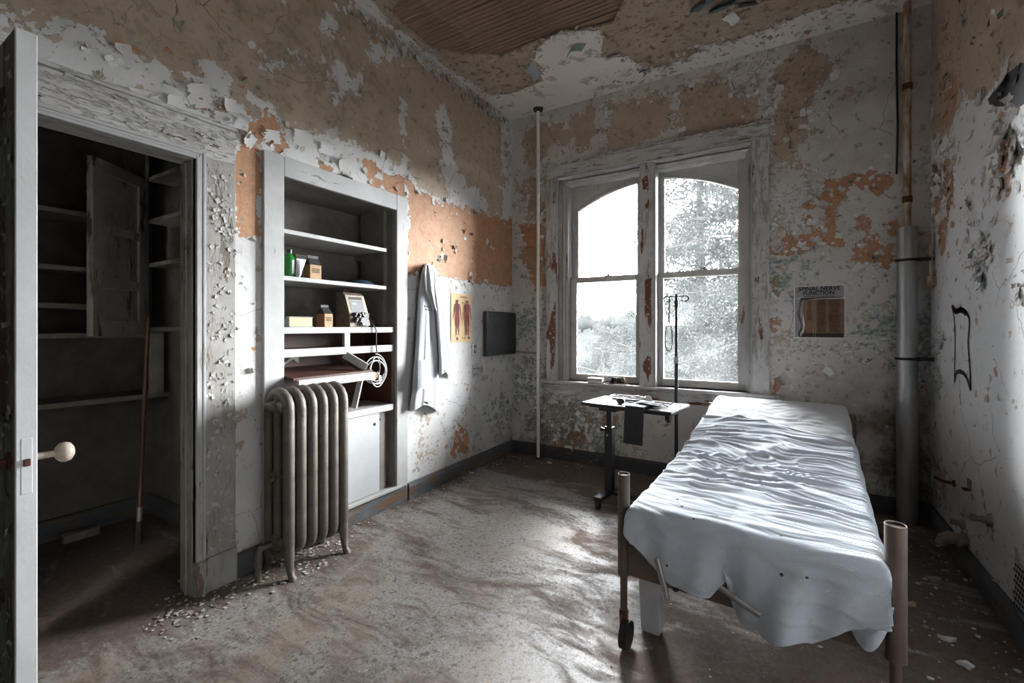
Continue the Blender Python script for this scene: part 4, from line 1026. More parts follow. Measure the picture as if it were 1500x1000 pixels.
yc, zc = a[0] + .135, a[1] - .065; mb = MB(); mb.lathe([(.026, 0), (.022, .006), (.010, .008), (.008, .014), (0, .015)], (.006, yc, zc), 16, Matrix.Rotation(math.pi / 2, 4, 'Y')); mb.build('rotary_knob', M_STEEL, e, smooth=True)
t = NT('dark_steel_lid', .42); n1 = t.noise(7, 6, .6); t.col(t.mix(t.rng(n1, .3, .7), (.035, .035, .038), (.085, .088, .093))); t.set(Metallic=.4); t.bump(t.noise(70, 5), .001); M_LID = t.m
bp = tag(empty('black_metal_panel'), 'dark metal box panel on the left wall beside the corner', 'panel')
mb = MB(); mb.box((.001, -.538, 1.024), (.05, -.012, 1.45)); mb.build('box', M_LID, bp, bevel=.008, seg=3)
mb = MB(); mb.box((.05, -.51, 1.04), (.056, -.016, 1.435)); mb.build('lid', M_LID, bp, bevel=.003)
for y in (-.49, -.04):
    for z in (1.09, 1.40): mb = MB(); mb.lathe([(.007, 0), (.006, .004), (0, .005)], (.056, y, z), 10, Matrix.Rotation(math.pi / 2, 4, 'Y')); mb.build('screw', M_INK, bp)
mb = MB(); mb.tube([(.0, -.01, 1.05), (.25, -.012, 1.04), (.33, -.012, 1.04)], .012, 8)
tag(mb.build('conduit', plain('painted_conduit', (.26, .29, .27), .7)), 'thin painted conduit running along the corner below the dark panel', 'conduit')

# ---- white riser pipe by the window wall
wp = tag(empty('white_riser_pipe'), 'thin white vertical pipe from floor to ceiling left of the window', 'pipe')
wx, wy = .352, -.085
mb = MB(); mb.tube([(wx, wy, 0), (wx, wy, CH)], .0165, 12); mb.build('tube', plain('white_pipe_paint', (.82, .79, .75), .5, 0, .15), wp, smooth=True)
mb = MB(); mb.lathe([(.017, -.03), (.045, -.022), (.05, -.008), (.05, 0)], (wx, wy, CH), 18); mb.build('ceiling_flange', plain('black_flange', (.03, .027, .024), .6), wp, smooth=True)
mb = MB(); mb.lathe([(.028, 0), (.028, .01), (.018, .015)], (wx, wy, 0), 18); mb.build('floor_flange', M_RUST, wp)

# ---- galvanised pipe and the rusty thin pipe in the right corner
t = NT('galvanised_sheet', .42); n1 = t.noise(1.0, 6, .65, t.co((20, 20, 3))); t.col(t.mix(t.rng(n1, .3, .7), (.27, .27, .265), (.47, .475, .48))); t.set(Metallic=.85, Roughness=t.rng(n1, .3, .7, .3, .5)); M_GALV = t.m
gp = tag(empty('galvanised_duct_pipe'), 'wide galvanised metal pipe standing in the right-hand corner', 'pipe')
gx, gy = 3.136, -.10
mb = MB(); mb.tube([(gx, gy, .88), (gx, gy, 1.964)], .054, 24, cap=False); mb.build('upper_length', M_GALV, gp, smooth=True)
mb = MB(); mb.tube([(gx, gy, 0), (gx, gy, .885)], .058, 24, cap=False); mb.tube([(gx, gy, .85), (gx, gy, .888)], .060, 24, cap=False); mb.build('lower_length', M_GALV, gp, smooth=True)
for z in (1.745, 1.09):
    mb = MB(); mb.tube([(gx + .057 * math.cos(q), gy + .057 * math.sin(q), z) for q in np.linspace(0, 6.283, 24, endpoint=False)], .009, 6, closed=True); mb.box((gx + .05, gy - .02, z - .012), (gx + .13, gy - .012, z + .012)); mb.build('strap', plain('black_strap', (.015, .015, .016), .6), gp)
tp = tag(empty('rusty_thin_pipe'), 'thin rust-stained pipe rising above the galvanised pipe to the ceiling', 'pipe')
t = NT('rust_streaked_paint', .7); n1 = t.noise(1.0, 6, .65, t.co((25, 25, 5))); t.col(t.mix(t.rng(n1, .42, .6), (.50, .44, .36), (.22, .105, .045))); t.bump(n1, .002); M_RSTP = t.m
mb = MB(); mb.tube([(gx, gy, 1.9), (gx, gy, CH)], .021, 12); mb.build('tube', M_RSTP, tp, smooth=True)
for z in (2.15, 2.90): mb = MB(); mb.tube([(gx, gy, z - .02), (gx, gy, z + .02)], .027, 12); mb.build('coupling', M_RUST, tp, smooth=True)
mb = MB(); mb.tube([(gx - .04, -.012, 2.35), (gx - .035, -.014, 2.7), (gx - .04, -.012, 3.1), (gx - .04, -.012, CH)], .006, 8)
tag(mb.build('black_wire', plain('black_wire_sheath', (.02, .018, .017), .6)), 'black wire running down the wall beside the rusty pipe', 'wire')

# ---- spinal nerve poster on the window wall
sp = tag(empty('spinal_nerve_poster'), 'brown-stained spinal nerve function chart with black heading', 'poster')
X0, X1, Z0, Z1 = 2.498, 2.811, 1.217, 1.608
t = NT('stained_chart_paper', .8)
z = t.sep(t.co())[2]
c = t.mix(t.rng(t.noise(9, 5), .3, .7), (.74, .72, .70), (.82, .80, .78))
M_CHART = t.col(c).m
mb = MB(); mb.grid(lambda a, b: (X0 + (X1 - X0) * a, -.004 - .002 * math.sin(a * 5), Z0 + (Z1 - Z0) * b), 8, 8); mb.build('paper', M_CHART, sp)
t = NT('brown_printed_area', .8); n1 = t.noise(1.0, 6, .6, t.co((8, 8, 14)))
t.col(t.mix(t.rng(n1, .3, .7), (.17, .085, .045), (.30, .18, .11))); M_BRN = t.m
def mpS(a, b, d=-.0068): return (X0 + (X1 - X0) * a, d, Z0 + (Z1 - Z0) * b)
ink_poly('brown_print', [[(.14, .02), (.985, .02), (.985, .74), (.20, .74), (.17, .6), (.19, .45), (.22, .25), (.19, .1)]], M_BRN, sp, mpS)
ink_poly('brown_print_dark_band', [[(.14, .02), (.97, .02), (.97, .10), (.18, .10)]], plain('dark_brown_print', (.06, .03, .022), .8), sp, lambda a, b: mpS(a, b, -.0072))
RT = Matrix.Rotation(math.pi / 2, 4, 'X')
def ttl(txt, a, b, size, sx, off): text_part('heading_lettering', txt, size, Matrix.Translation(mpS(a, b, -.0074)) @ RT, M_INK, sp, off, 'CENTER', sx)
ttl('SPINAL NERVE', .5, .905, .043, .93, .0011); ttl('FUNCTION', .49, .825, .040, .95, .0011)
ink_poly('heading_tint', [[(.02, .765), (.98, .765), (.98, .985), (.02, .985)], [(.02, .02), (.16, .02), (.2, .74), (.02, .765)]], plain('grey_printed_tint', (.34, .32, .32), .8, 0, .15), sp, lambda a, b: mpS(a, b, -.0064))
inkbars('subtitle_print', sp, mpS(.07, .785, -.0074), (1, 0, 0), (0, 0, 1), 9, 1, .27, .005)
mb = MB(); spn = [(.155, .76), (.135, .70), (.11, .60), (.095, .50), (.105, .42), (.14, .34), (.165, .25), (.155, .18), (.11, .13), (.095, .08), (.13, .03)]
for i in range(len(spn) - 1):
    for k in range(3):
        q = k / 3; a = spn[i][0] + (spn[i + 1][0] - spn[i][0]) * q; b = spn[i][1] + (spn[i + 1][1] - spn[i][1]) * q
        w = .026 if b > .15 else .015
        mb.add([mpS(a - w, b, -.0078), mpS(a + w, b - .004, -.0078), mpS(a + w, b - .02, -.0078), mpS(a - w, b - .016, -.0078)], [(0, 1, 2, 3)])
mb.build('spine_drawing', M_INK, sp, recalc=False)
ink_poly('black_rule', [[(.13, .765), (.95, .775), (.95, .76), (.45, .75), (.18, .735)]], M_INK, sp, lambda a, b: mpS(a, b, -.0078))
M_LINE = plain('pale_rule', (.36, .29, .23), .8, 0, 0, 5, 0)
ink_poly('column_rule', [[(.385, .03), (.392, .03), (.392, .74), (.385, .74)], [(.425, .03), (.432, .03), (.432, .74), (.425, .74)], [(.655, .12), (.66, .12), (.66, .72), (.655, .72)]], M_LINE, sp, lambda a, b: mpS(a, b, -.0078))
inkbars('table_print', sp, mpS(.45, .71, -.0078), (1, 0, 0), (0, 0, 1), 9, 22, .062, .0052); inkbars('table_print', sp, mpS(.68, .71, -.0078), (1, 0, 0), (0, 0, 1), 9, 22, .075, .0052); inkbars('table_print', sp, mpS(.26, .71, -.0078), (1, 0, 0), (0, 0, 1), 9, 18, .03, .004)

# ================================================================== window-sill things
sb = tag(empty('soap_dish_box'), 'small white rounded box on the window sill', 'box')
p = Vector((.925, -.015, .781))
mb = MB(); mb.box(p + Vector((-.075, -.035, 0)), p + Vector((.075, .035, .028))); mb.build('base', plain('white_plastic_box', (.66, .62, .58), .45), sb, bevel=.012, seg=3)
mb = MB(); mb.box(p + Vector((-.073, -.033, .029)), p + Vector((.073, .033, .045))); mb.build('lid', plain('white_plastic_lid', (.70, .66, .63), .4), sb, bevel=.008, seg=2)
pcn = tag(empty('twisted_strap_bundle'), 'crumpled bundle of dark yellow-striped straps on the window sill', 'bundle')
for k in range(14):
    mb = MB(); c_ = Vector((1.15 + random.uniform(-.05, .05), -.018 + random.uniform(-.02, .02), .79)); a = random.uniform(0, 3.14); L = random.uniform(.03, .06); h = random.uniform(.015, .05)
    d = Vector((math.cos(a), math.sin(a) * .45, 0)) * L
    mb.tube([c_ - d, c_ - d * .4 + Vector((0, 0, h)), c_ + d * .4 + Vector((0, 0, h * .9)), c_ + d], .0075, 6)
    mb.build('strap', plain('dark_strap', (.03, .027, .025), .6) if k % 4 else plain('ochre_strap', (.30, .19, .07), .7), pcn)
mb = MB(); mb.box((1.02, -.04, .781), (1.10, .0, .788)); tag(mb.build('sill_fragment', M_MUS2, bevel=.002), 'thin dark fragment lying between the white box and strap bundle', 'fragment')

# ================================================================== overbed table
M_BLK = plain('black_powder_coat', (.016, .016, .018), .45, .2, .2, 30, .001)
t = NT('dark_laminate_top', .3); n1 = t.noise(8, 6, .6); t.col(t.mix(t.rng(n1, .3, .7), (.06, .057, .057), (.11, .105, .105))); t.set(Roughness=t.rng(n1, .3, .7, .45, .62)); M_TOP = t.m
ob = tag(empty('overbed_table'), 'black wheeled overbed table between the bed and window', 'table')
MT = Matrix.Translation((1.515, -.805, 0)) @ Matrix.Rotation(math.radians(-7), 4, 'Z')
def tb_(name, a, b, mat=M_BLK, bev=.002): mb = MB(); mb.box(a, b, MT); return mb.build(name, mat, ob, bevel=bev)
ZT = .755
tb_('tabletop', (-.325, -.19, ZT - .018), (.325, .19, ZT), M_TOP, .003)
tb_('edge_band', (-.328, -.193, ZT - .022), (.328, .193, ZT - .006), M_BLK)
tb_('under_beam', (-.26, -.03, ZT - .05), (.29, .03, ZT - .022)); tb_('under_rail', (-.28, -.16, ZT - .035), (.30, -.14, ZT - .022)); tb_('under_rail', (-.28, .14, ZT - .035), (.30, .16, ZT - .022))
tb_('tilt_bracket', (-.26, -.05, ZT - .075), (-.12, .05, ZT - .05))
tb_('column_upper', (-.215, -.016, .40), (-.175, .016, ZT - .07)); tb_('column_lower', (-.225, -.024, .07), (-.165, .024, .56))
mb = MB(); mb.tube([MT @ Vector((-.225, 0, .53)), MT @ Vector((-.265, 0, .53))], [.008, .018], 10); mb.build('clamp_knob', M_BLK, ob)
mb = MB(); mb.tube([MT @ Vector((-.20, -.024, .50)), MT @ Vector((-.20, -.034, .50))], .007, 8); mb.build('bolt', M_STEEL, ob)
tb_('foot_bar', (-.222, -.20, .06), (-.168, .20, .09)); tb_('cross_bar', (-.168, -.02, .062), (.10, .02, .086)); tb_('end_bar', (.10, -.2, .06), (.145, .2, .09))
for x, y in ((-.195, -.18), (-.195, .18), (.12, -.18), (.12, .18)):
    mb = MB(); mb.tube([MT @ Vector((x - .012, y, .027)), MT @ Vector((x + .012, y, .027))], .0268, 14); mb.build('caster', M_BLK, ob)
    mb = MB(); mb.box((x - .018, y - .012, .03), (x + .018, y + .012, .062), MT); mb.build('caster_fork', M_BLK, ob)
mb = MB(); mb.box((.24, -.06, ZT - .085), (.27, .0, ZT - .05), MT); mb.tube([MT @ Vector((.255, -.03, ZT - .085)), MT @ Vector((.255, -.03, ZT - .10))], .016, 10); mb.build('lever', M_BLK, ob)
# tray, cuff, gauge on the table
def TP(x, y, z=0): return MT @ Vector((x, y, ZT + z))
tray = tag(empty('instrument_tray'), 'long narrow tray with pale metal rim at back of the overbed table', 'tray')
def rr_(w, d, r, n=5):
    out = []
    for cx, cy, a0 in ((w / 2 - r, d / 2 - r, 0), (-w / 2 + r, d / 2 - r, 90), (-w / 2 + r, -d / 2 + r, 180), (w / 2 - r, -d / 2 + r, 270)):
        out += [(cx + r * math.cos(math.radians(a0 + 90 * k / n)), cy + r * math.sin(math.radians(a0 + 90 * k / n))) for k in range(n + 1)]
    return out
oy, ox = .105, -.09
mb = MB(); mb.prism(rr_(.26, .075, .03), lambda a, b: TP(ox + a, oy + b, .001), lambda a, b: TP(ox + a, oy + b, .012)); mb.build('base', plain('dark_tray', (.05, .035, .033), .4), tray)
mb = MB(); mb.tube([TP(ox + a, oy + b, .022) for a, b in rr_(.265, .08, .03)], .007, 8, closed=True); mb.build('rim', plain('pale_chrome', (.75, .72, .72), .2, .8), tray, smooth=True)
mb = MB(); mb.tube([TP(ox + .03, oy - .03, .03), TP(ox + .07, oy + .03, .034)], .005, 6); mb.build('tongs', M_STEEL, tray)
cf = tag(empty('blood_pressure_cuff'), 'black blood-pressure cuff with bulb draped over the table front edge', 'cuff')
M_CUFF = NT('black_nylon', .8); M_CUFF.col(M_CUFF.mix(M_CUFF.noise(30, 4), (.012, .012, .014), (.032, .033, .036))); M_CUFF.bump(M_CUFF.noise(120, 3), .0008); M_CUFF = M_CUFF.m
def cuff(a, b):
    x = .01 + .135 * a + .02 * (1 - b); s = b * .48
    if s < .22: return TP(x + .10 * (.22 - s), .03 - s + .0, .010 + .008 * math.sin(a * 7 + s * 20) * (.22 - s) / .22)
    q = s - .22; return TP(x - .002 * a, -.194 - min(q, .012), .010 - max(0, q - .008) + .0)
mb = MB(); mb.grid(cuff, 12, 40); o = mb.build('cloth', M_CUFF, cf, smooth=True); sm = o.modifiers.new('thickness', 'SOLIDIFY'); sm.thickness = .006; sm.offset = 1
mb = MB(); mb.grid(lambda a, b: TP(.06 + .16 * b, -.02 - .10 * a - .03 * b, .020 + .012 * math.sin(b * 6) * math.sin(a * 3.1)), 10, 14); o = mb.build('cloth_fold', M_CUFF, cf, smooth=True); sm = o.modifiers.new('thickness', 'SOLIDIFY'); sm.thickness = .006; sm.offset = 1
mb = MB(); c_ = TP(-.06, -.10, .022); mb.lathe([(0, -.035), (.014, -.032), (.022, -.015), (.023, .005), (.016, .025), (.008, .034), (0, .036)], c_, 16, Matrix.Rotation(math.pi / 2, 4, 'Y') @ Matrix.Rotation(.5, 4, 'X')); mb.build('bulb', plain('black_rubber', (.012, .012, .012), .5), cf, smooth=True)
mb = MB(); mb.tube([TP(-.03, -.09, .02), TP(.0, -.06, .012), TP(.05, -.03, .008), TP(.10, .0, .012), TP(.20, -.02, .02), TP(.26, -.06, .012)], .005, 8); mb.build('hose', plain('black_hose', (.012, .012, .012), .5), cf, smooth=True)
mb = MB(); mb.tube([TP(.14, .03, .02), TP(.20, .01, .022), TP(.26, .0, .02), TP(.275, .02, .035)], .005, 8); mb.build('hose', plain('grey_hose', (.10, .10, .10), .4), cf, smooth=True)
gg = tag(empty('pressure_gauge'), 'small white dial gauge lying on the overbed table', 'gauge')
RG = Matrix.Rotation(math.radians(55), 4, 'X') @ Matrix.Rotation(.5, 4, 'Y')
mb = MB(); mb.lathe([(.026, 0), (.028, .01), (.027, .018)], TP(.075, .06, .024), 20, RG); mb.build('case', M_BLK, gg, smooth=True)
mb = MB(); mb.lathe([(.026, .018), (.02, .021), (0, .022)], TP(.075, .06, .024), 20, RG); mb.build('dial', plain('white_dial', (.78, .77, .75), .3), gg, smooth=True)
mb = MB(); mb.box(TP(-.25, -.17, .0006) - Vector((.0, .0, 0)), TP(-.07, .03, .0022)); M_PALE = plain('pale_sheet_finish', (.40, .39, .385), .6, 0, .06)
tag(mb.build('pale_sheet', M_PALE), 'thin pale sheet lying on the left of the overbed table', 'paper')  # thin pale rectangle covering the left part of the tabletop

# ================================================================== drip stand
iv = tag(empty('drip_stand'), 'thin black drip stand pole rising before the right window', 'drip stand')
ix, iy = 1.745, -.515
mb = MB(); mb.tube([(ix, iy, .08), (ix, iy, 1.07)], .0135, 12); mb.build('lower_pole', M_BLK, iv, smooth=True)
mb = MB(); mb.tube([(ix, iy, 1.05), (ix, iy, 1.545)], .0105, 12); mb.build('upper_pole', M_BLK, iv, smooth=True)
mb = MB(); mb.tube([(ix, iy, 1.03), (ix, iy, 1.08)], .018, 12); mb.build('collar', M_STEEL, iv, smooth=True)
mb = MB(); mb.tube([(ix, iy, 1.45), (ix, iy, 1.50)], .015, 12); mb.build('collar', M_BLK, iv, smooth=True)
for s in (-1, 1):
    mb = MB(); L = .085 if s < 0 else .08
    pts = [(ix, iy, 1.53), (ix + s * L * .8, iy, 1.533)] + [(ix + s * (L * .8 + .022 * math.sin(q)), iy, 1.513 + .020 * math.cos(q)) for q in np.linspace(.3, 3.4, 8)] + [(ix + s * (L * .8 - .02), iy, 1.496), (ix + s * (L * .8 - .03), iy, 1.503)]
    mb.tube(pts, .0048, 8); mb.build('hook', M_BLK, iv, smooth=True)
for k in range(5):
    a = k * 2 * math.pi / 5 + .3; d = Vector((math.cos(a), math.sin(a), 0))
    mb = MB(); mb.tube([Vector((ix, iy, .10)), Vector((ix, iy, .09)) + d * .08, Vector((ix, iy, .065)) + d * .125], [.016, .013, .011], 8); mb.build('leg', M_BLK, iv, smooth=True)
    mb = MB(); mb.tube([Vector((ix, iy, .03)) + d * .125 - d.cross(Vector((0, 0, 1))) * .01, Vector((ix, iy, .03)) + d * .125 + d.cross(Vector((0, 0, 1))) * .01], .03, 12); mb.build('caster', M_BLK, iv)
tq = tag(empty('stethoscope_loop'), 'black tube and oval loop hanging from the drip stand hook', 'tubing')
sx = ix - .05
mb = MB(); mb.tube([(sx, iy - .004, 1.53), (sx, iy - .012, 1.48), (sx, iy - .012, 1.38), (sx, iy - .012, 1.345)], .0062, 8); mb.build('strap', M_BLK, tq, smooth=True)
mb = MB(); mb.tube([(sx, iy - .012, 1.365), (sx, iy - .012, 1.335)], [.008, .012], 8); mb.build('clip', M_STEEL, tq)
mb = MB(); mb.tube([(sx - .003 + .026 * math.sin(q) * (1 - .12 * math.cos(q)), iy - .012, 1.23 + .11 * math.cos(q)) for q in np.linspace(0, 6.283, 28, endpoint=False)], .0045, 8, closed=True); mb.build('loop', plain('dark_loop', (.03, .03, .032), .4), tq, smooth=True)
bag = tag(empty('drip_bag'), 'clear plastic drip bag with thin tube hanging in the right window', 'drip bag')
M_BAG = see_through('clear_bag_plastic', (.94, .96, .97), .05, .2, .1, (.85, .87, .88))
bxm = ix + .075
mb = MB(); mb.grid(lambda a, b: (bxm + .048 * (2 * a - 1) * (1 - .12 * (2 * b - 1) ** 4), iy - .015 + .014 * math.sin(math.pi * a) * math.sin(math.pi * b), 1.335 + .15 * b), 10, 10); mb.grid(lambda a, b: (bxm + .048 * (2 * a - 1) * (1 - .12 * (2 * b - 1) ** 4), iy - .015 - .014 * math.sin(math.pi * a) * math.sin(math.pi * b), 1.335 + .15 * b), 10, 10); mb.build('bag', M_BAG, bag, smooth=True)
mb = MB(); mb.tube([(bxm, iy - .015, 1.335), (bxm + .002, iy - .015, 1.30), (bxm + .03, iy - .02, 1.24), (bxm + .07, iy - .02, 1.20), (bxm + .085, iy - .02, 1.16)], .0016, 6); mb.build('tube', see_through('clear_tube', (.9, .92, .93), .1, .2, .1, (.85, .87, .88)), bag, smooth=True)
mb = MB(); mb.tube([(bxm, iy - .015, 1.485), (bxm - .005, iy - .008, 1.497)], .003, 6); mb.build('hanger', M_STEEL, bag)
# ================================================================== hospital bed
bed = tag(empty('hospital_bed'), 'old brown metal hospital bed frame with bare round foot posts', 'bed')
BO = Vector((1.872, -2.205, 0)); eu = Vector((.9989, -.046, 0)); ev = Vector((.046, .9989, 0))
def BP(u, v, z): return BO + eu * u + ev * v + Vector((0, 0, z))
MBD = Matrix(((eu.x, ev.x, 0, BO.x), (eu.y, ev.y, 0, BO.y), (0, 0, 1, 0), (0, 0, 0, 1)))
t = NT('chipped_brown_enamel', .5); n1 = t.noise(7, 6, .6); c = t.mix(t.rng(n1, .3, .7), (.085, .056, .042), (.145, .105, .082)); c = t.mix(t.rng(t.noise(28, 6, .7), .62, .66, 0, .8), c, (.05, .03, .02)); t.col(c); t.bump(t.noise(50, 4), .001); M_BED = t.m
M_BED2 = plain('dark_bed_steel', (.04, .032, .028), .6, .2, .3)
M_TYRE = plain('black_tyre', (.018, .017, .016), .8)
WB = .858
for u, r in ((0, .0245), (WB, .028)):
    mb = MB(); mb.tube([BP(u, 0, .285), BP(u, 0, .695)], r, 20, cap=False); mb.tube([BP(u, 0, .690), BP(u, 0, .6905)], r * .97, 20); mb.build('foot_post', M_BED, bed, smooth=True)
    mb = MB(); mb.tube([BP(u + r * .93 * math.cos(q), r * .93 * math.sin(q), .696) for q in np.linspace(0, 6.283, 24, endpoint=False)], .0022, 6, closed=True); mb.build('post_rim', plain('bare_steel_rim', (.22, .18, .145), .85, 0), bed, smooth=True)
    mb = MB(); mb.tube([BP(u, 0, .12), BP(u, 0, .30)], .0145, 14); mb.build('leg', M_BED, bed, smooth=True)
for u, v in ((0, 0), (WB, 0), (0, 1.93), (WB, 1.93)):
    mb = MB(); mb.tube([BP(u + .003, v - .022, .055), BP(u + .033, v - .022, .055)], [.054, .054], 22); mb.build('caster_wheel', M_TYRE, bed, smooth=True)
    mb = MB(); mb.box((u - .002, v - .045, .05), (u + .003, v + .012, .135), MBD); mb.tube([BP(u, v, .105), BP(u, v, .14)], .019, 12); mb.build('caster_fork', M_RUST, bed, bevel=.002)
    mb = MB(); mb.tube([BP(u - .004, v - .022, .055), BP(u + .036, v - .022, .055)], .012, 10); mb.build('axle', M_RUST, bed)
    if v > 1: mb = MB(); mb.tube([BP(u, v, .12), BP(u, v, .72)], .024, 16); mb.build('head_post', M_BED, bed, smooth=True)
mb = MB(); mb.box((.02, -.012, .29), (WB - .02, .012, .42), MBD); mb.build('foot_rail', M_BED, bed, bevel=.004)
mb = MB(); mb.box((.02, 1.92, .30), (WB - .02, 1.94, .70), MBD); mb.build('head_rail', M_BED, bed, bevel=.004)
for u in (.045, WB - .045): mb = MB(); mb.box((u - .015, .012, .34), (u + .015, 1.92, .41), MBD); mb.build('side_rail', M_BED2, bed, bevel=.003)
for v in (.35, .9, 1.4): mb = MB(); mb.box((.06, v - .02, .35), (WB - .06, v + .02, .38), MBD); mb.build('cross_member', M_BED2, bed, bevel=.003)
mb = MB(); mb.prism([(.035, .004), (.112, .004), (.118, .03), (.108, .292), (.022, .292)], lambda a, b: BP(a, .11, b), lambda a, b: BP(a, .16, b)); mb.build('leg_panel', plain('white_enamel_panel', (.50, .51, .53), .5, 0, .12), bed, bevel=.004)
M_CRNK = plain('worn_grey_steel', (.28, .265, .25), .4, .6)
mb = MB(); mb.tube([BP(.168, -.118, .446), BP(.19, -.125, .38), BP(.208, -.125, .312)], .0105, 10); mb.build('crank_handle', M_CRNK, bed, smooth=True)
mb = MB(); mb.tube([BP(.218, -.05, .318), BP(.218, .08, .318)], .013, 10); mb.build('crank_shaft', M_BED2, bed, smooth=True)
mb = MB(); mb.tube([BP(.382, -.118, .408), BP(.44, -.125, .386), BP(.505, -.125, .360)], .0105, 10); mb.build('crank_handle', M_CRNK, bed, smooth=True)
mb = MB(); mb.tube([BP(.505, -.05, .360), BP(.505, .08, .360)], .012, 10); mb.build('crank_shaft', M_BED2, bed, smooth=True)

PV = [(-.2, .57), (0, .572), (.45, .572), (.8, .585), (1.15, .64), (1.45, .705), (1.75, .762), (2.2, .80)]
def ztop(v):
    s = 0
    for k in (-.12, -.06, 0, .06, .12): s += np.interp(v + k, [a for a, _ in PV], [b for _, b in PV])
    return float(s / 5)
ML, MR, MF, MH = .03, .835, -.055, 1.93
mb = MB()
def mat_pt(a, b):
    # closed loop across, lofted along the bed
    v = MF + .02 + (MH - MF - .04) * b; q = a * 2 * math.pi; cx = (ML + MR) / 2; hw = (MR - ML) / 2 - .03; hh = .055
    sg = lambda s, e: math.copysign(abs(s) ** e, s)
    return BP(cx + hw * sg(math.cos(q), .3), v, ztop(v) - .072 + hh * sg(math.sin(q), .3))
mb.grid(mat_pt, 40, 24); n = 41
mb.f.append(tuple(range(40))); mb.f.append(tuple(24 * n + i for i in reversed(range(40))))
tag(mb.build('mattress', plain('striped_ticking', (.36, .36, .38), .9), smooth=True), 'thin mattress under the sheets, hidden on the bed frame', 'mattress')

t = NT('waffle_blanket', .9)
u_ = t.co((1, 1, 1), (0, 0, .046)); s_ = t.sep(u_)
w1 = t.mt('SINE', t.mt('MULTIPLY', s_[0], 620)); w2 = t.mt('SINE', t.mt('MULTIPLY', t.mt('ADD', s_[1], t.mt('MULTIPLY', s_[2], 1.0)), 620))
wf_ = t.mt('MULTIPLY', w1, w2)
c = t.mix(t.rng(t.noise(3.5, 5), .3, .7), (.43, .47, .525), (.54, .58, .63)); c = t.mix(t.rng(t.noise(7, 7, .66), .56, .70, 0, .5), c, (.30, .285, .25))
sp1 = t.mt('MULTIPLY', t.mt('LESS_THAN', t.vor(9, 'F1'), .055), t.mt('GREATER_THAN', t.noise(2.0, 2), .5)); c = t.mix(sp1, c, (.06, .055, .05))
t.col(c); t.bump(t.mt('ADD', t.mt('MULTIPLY', wf_, .35), t.mt('MULTIPLY', t.noise(90, 3), .5)), .0018, .8); M_BLAN = t.m
M_BLAN.node_tree.nodes['Principled BSDF'].inputs['Sheen Weight'].default_value = .15
t = NT('white_bed_sheet', .85); t.col(t.mix(t.rng(t.noise(4, 5), .3, .7), (.62, .63, .65), (.71, .72, .74))); t.bump(t.noise(50, 4), .001); M_SHT = t.m

def roll(e, r):
    if e <= 0: return 0.0, 0.0
    if e < r * math.pi / 2: return r * math.sin(e / r), r * (1 - math.cos(e / r))
    return r, r + e - r * math.pi / 2
def ridge(n): return 1 - np.abs(2 * n - 1)
def wrk(u, v):
    """mostly crosswise creases, stronger and messier left of the middle"""
    wu = u + .05 * (fbm(u * 5, v * 5, 3) - .5); sk = v + .10 * (u - .4) + .20 * (fbm(u * 2.2 + 3, v * 2.6, 3) - .5)
    a = ridge(vnoise(wu * 1.5 + 9, sk * 11)) ** 2.2 * .013
    a += ridge(vnoise(wu * 3.0 + 40, sk * 27 + 7)) ** 2.6 * .018
    a += ridge(vnoise(wu * 5.0 + 20, sk * 55 + 7)) ** 2.2 * .0075
    m = np.clip(1.25 - np.hypot((u - .33) / .3, (v - .85) / .4), 0, 1)
    a += m * ridge(vnoise(u * 9 + v * 5, v * 9 - u * 6)) ** 3 * .022
    a *= .55 + .7 * fbm(u * 2 + 5, v * 2, 2)
    a *= .65 + .5 * np.clip((v - .0) / .4, 0, 1)
    a *= .35 + .65 * np.clip(np.minimum(u - .02, .85 - u) / .16, 0, 1)
    return a
def drape(a0, a1, vh, drop, r, wr, hang, nu, nv, left=ML, right=MR, foot=MF, head=None):
    """cloth laid over the mattress; a runs across, b from head edge to hem"""
    mb = MB()
    def fn(a, b):
        s = a0 + (a1 - a0) * a
        uu = min(max(s, left + r), right - r)
        el = max(0, left + r - s); er = max(0, s - (right - r))
        h0 = vh(uu)
        tot = h0 - (foot + r) + drop(s); q = h0 - tot * b
        vv = max(q, foot + r); ef = max(0, foot + r - q)
        eh = 0.0
        if head is not None and vv > head - r: eh = vv - (head - r); vv = head - r
        ol, dl = roll(el, r); orr, dr = roll(er, r); of, df = roll(ef, r); oh, dh = roll(eh, r)
        d = math.hypot(max(dl, dr), max(df, dh)) if max(dl, dr) > r and max(df, dh) > r else max(dl, dr, df, dh) + .35 * min(max(dl, dr), max(df, dh))
        top = max(0.0, 1 - 14 * max(dl, dr, df, dh))
        w = float(wr(np.float64(s), np.float64(q)))
        fo = 0.0
        if df > .02:
            fo = hang(s, df)
        if max(dl, dr) > .02: fo2 = .012 * math.sin(q * 16) * max(dl, dr) * 6
        else: fo2 = 0
        return BP(uu - ol + orr + (fo2 if er else -fo2 if el else 0) - (w * .6 if el else 0) + (w * .6 if er else 0), vv - of + oh - fo - (w * .5 if ef > 0 else 0), ztop(vv) + .004 + w * max(.0, top) - d)
    mb.grid(fn, nu, nv); return mb
sheet_ = drape(ML - .13, MR + .14, lambda u: 2.08, lambda s: -1.0, .045, lambda u, v: .6 * wrk(u + 3, v * .8 + 1.3) + .005 * ridge(vnoise((u + v) * 9, (u - v) * 14)) ** 2, lambda s, d: 0, 90, 90, head=MH + .02)
tag(sheet_.build('fitted_sheet', M_SHT, smooth='all'), 'white creased bed sheet showing over the raised head of the bed', 'sheet')
hemx = [-.15, 0.0, .05, .125, .21, .28, .34, .37, .395, .42, .45, .53, .645, .73, .805, .9, 1.0]; hemd = [.03, .06, .105, .19, .235, .245, .235, .195, .175, .225, .29, .305, .285, .22, .17, .13, .12]
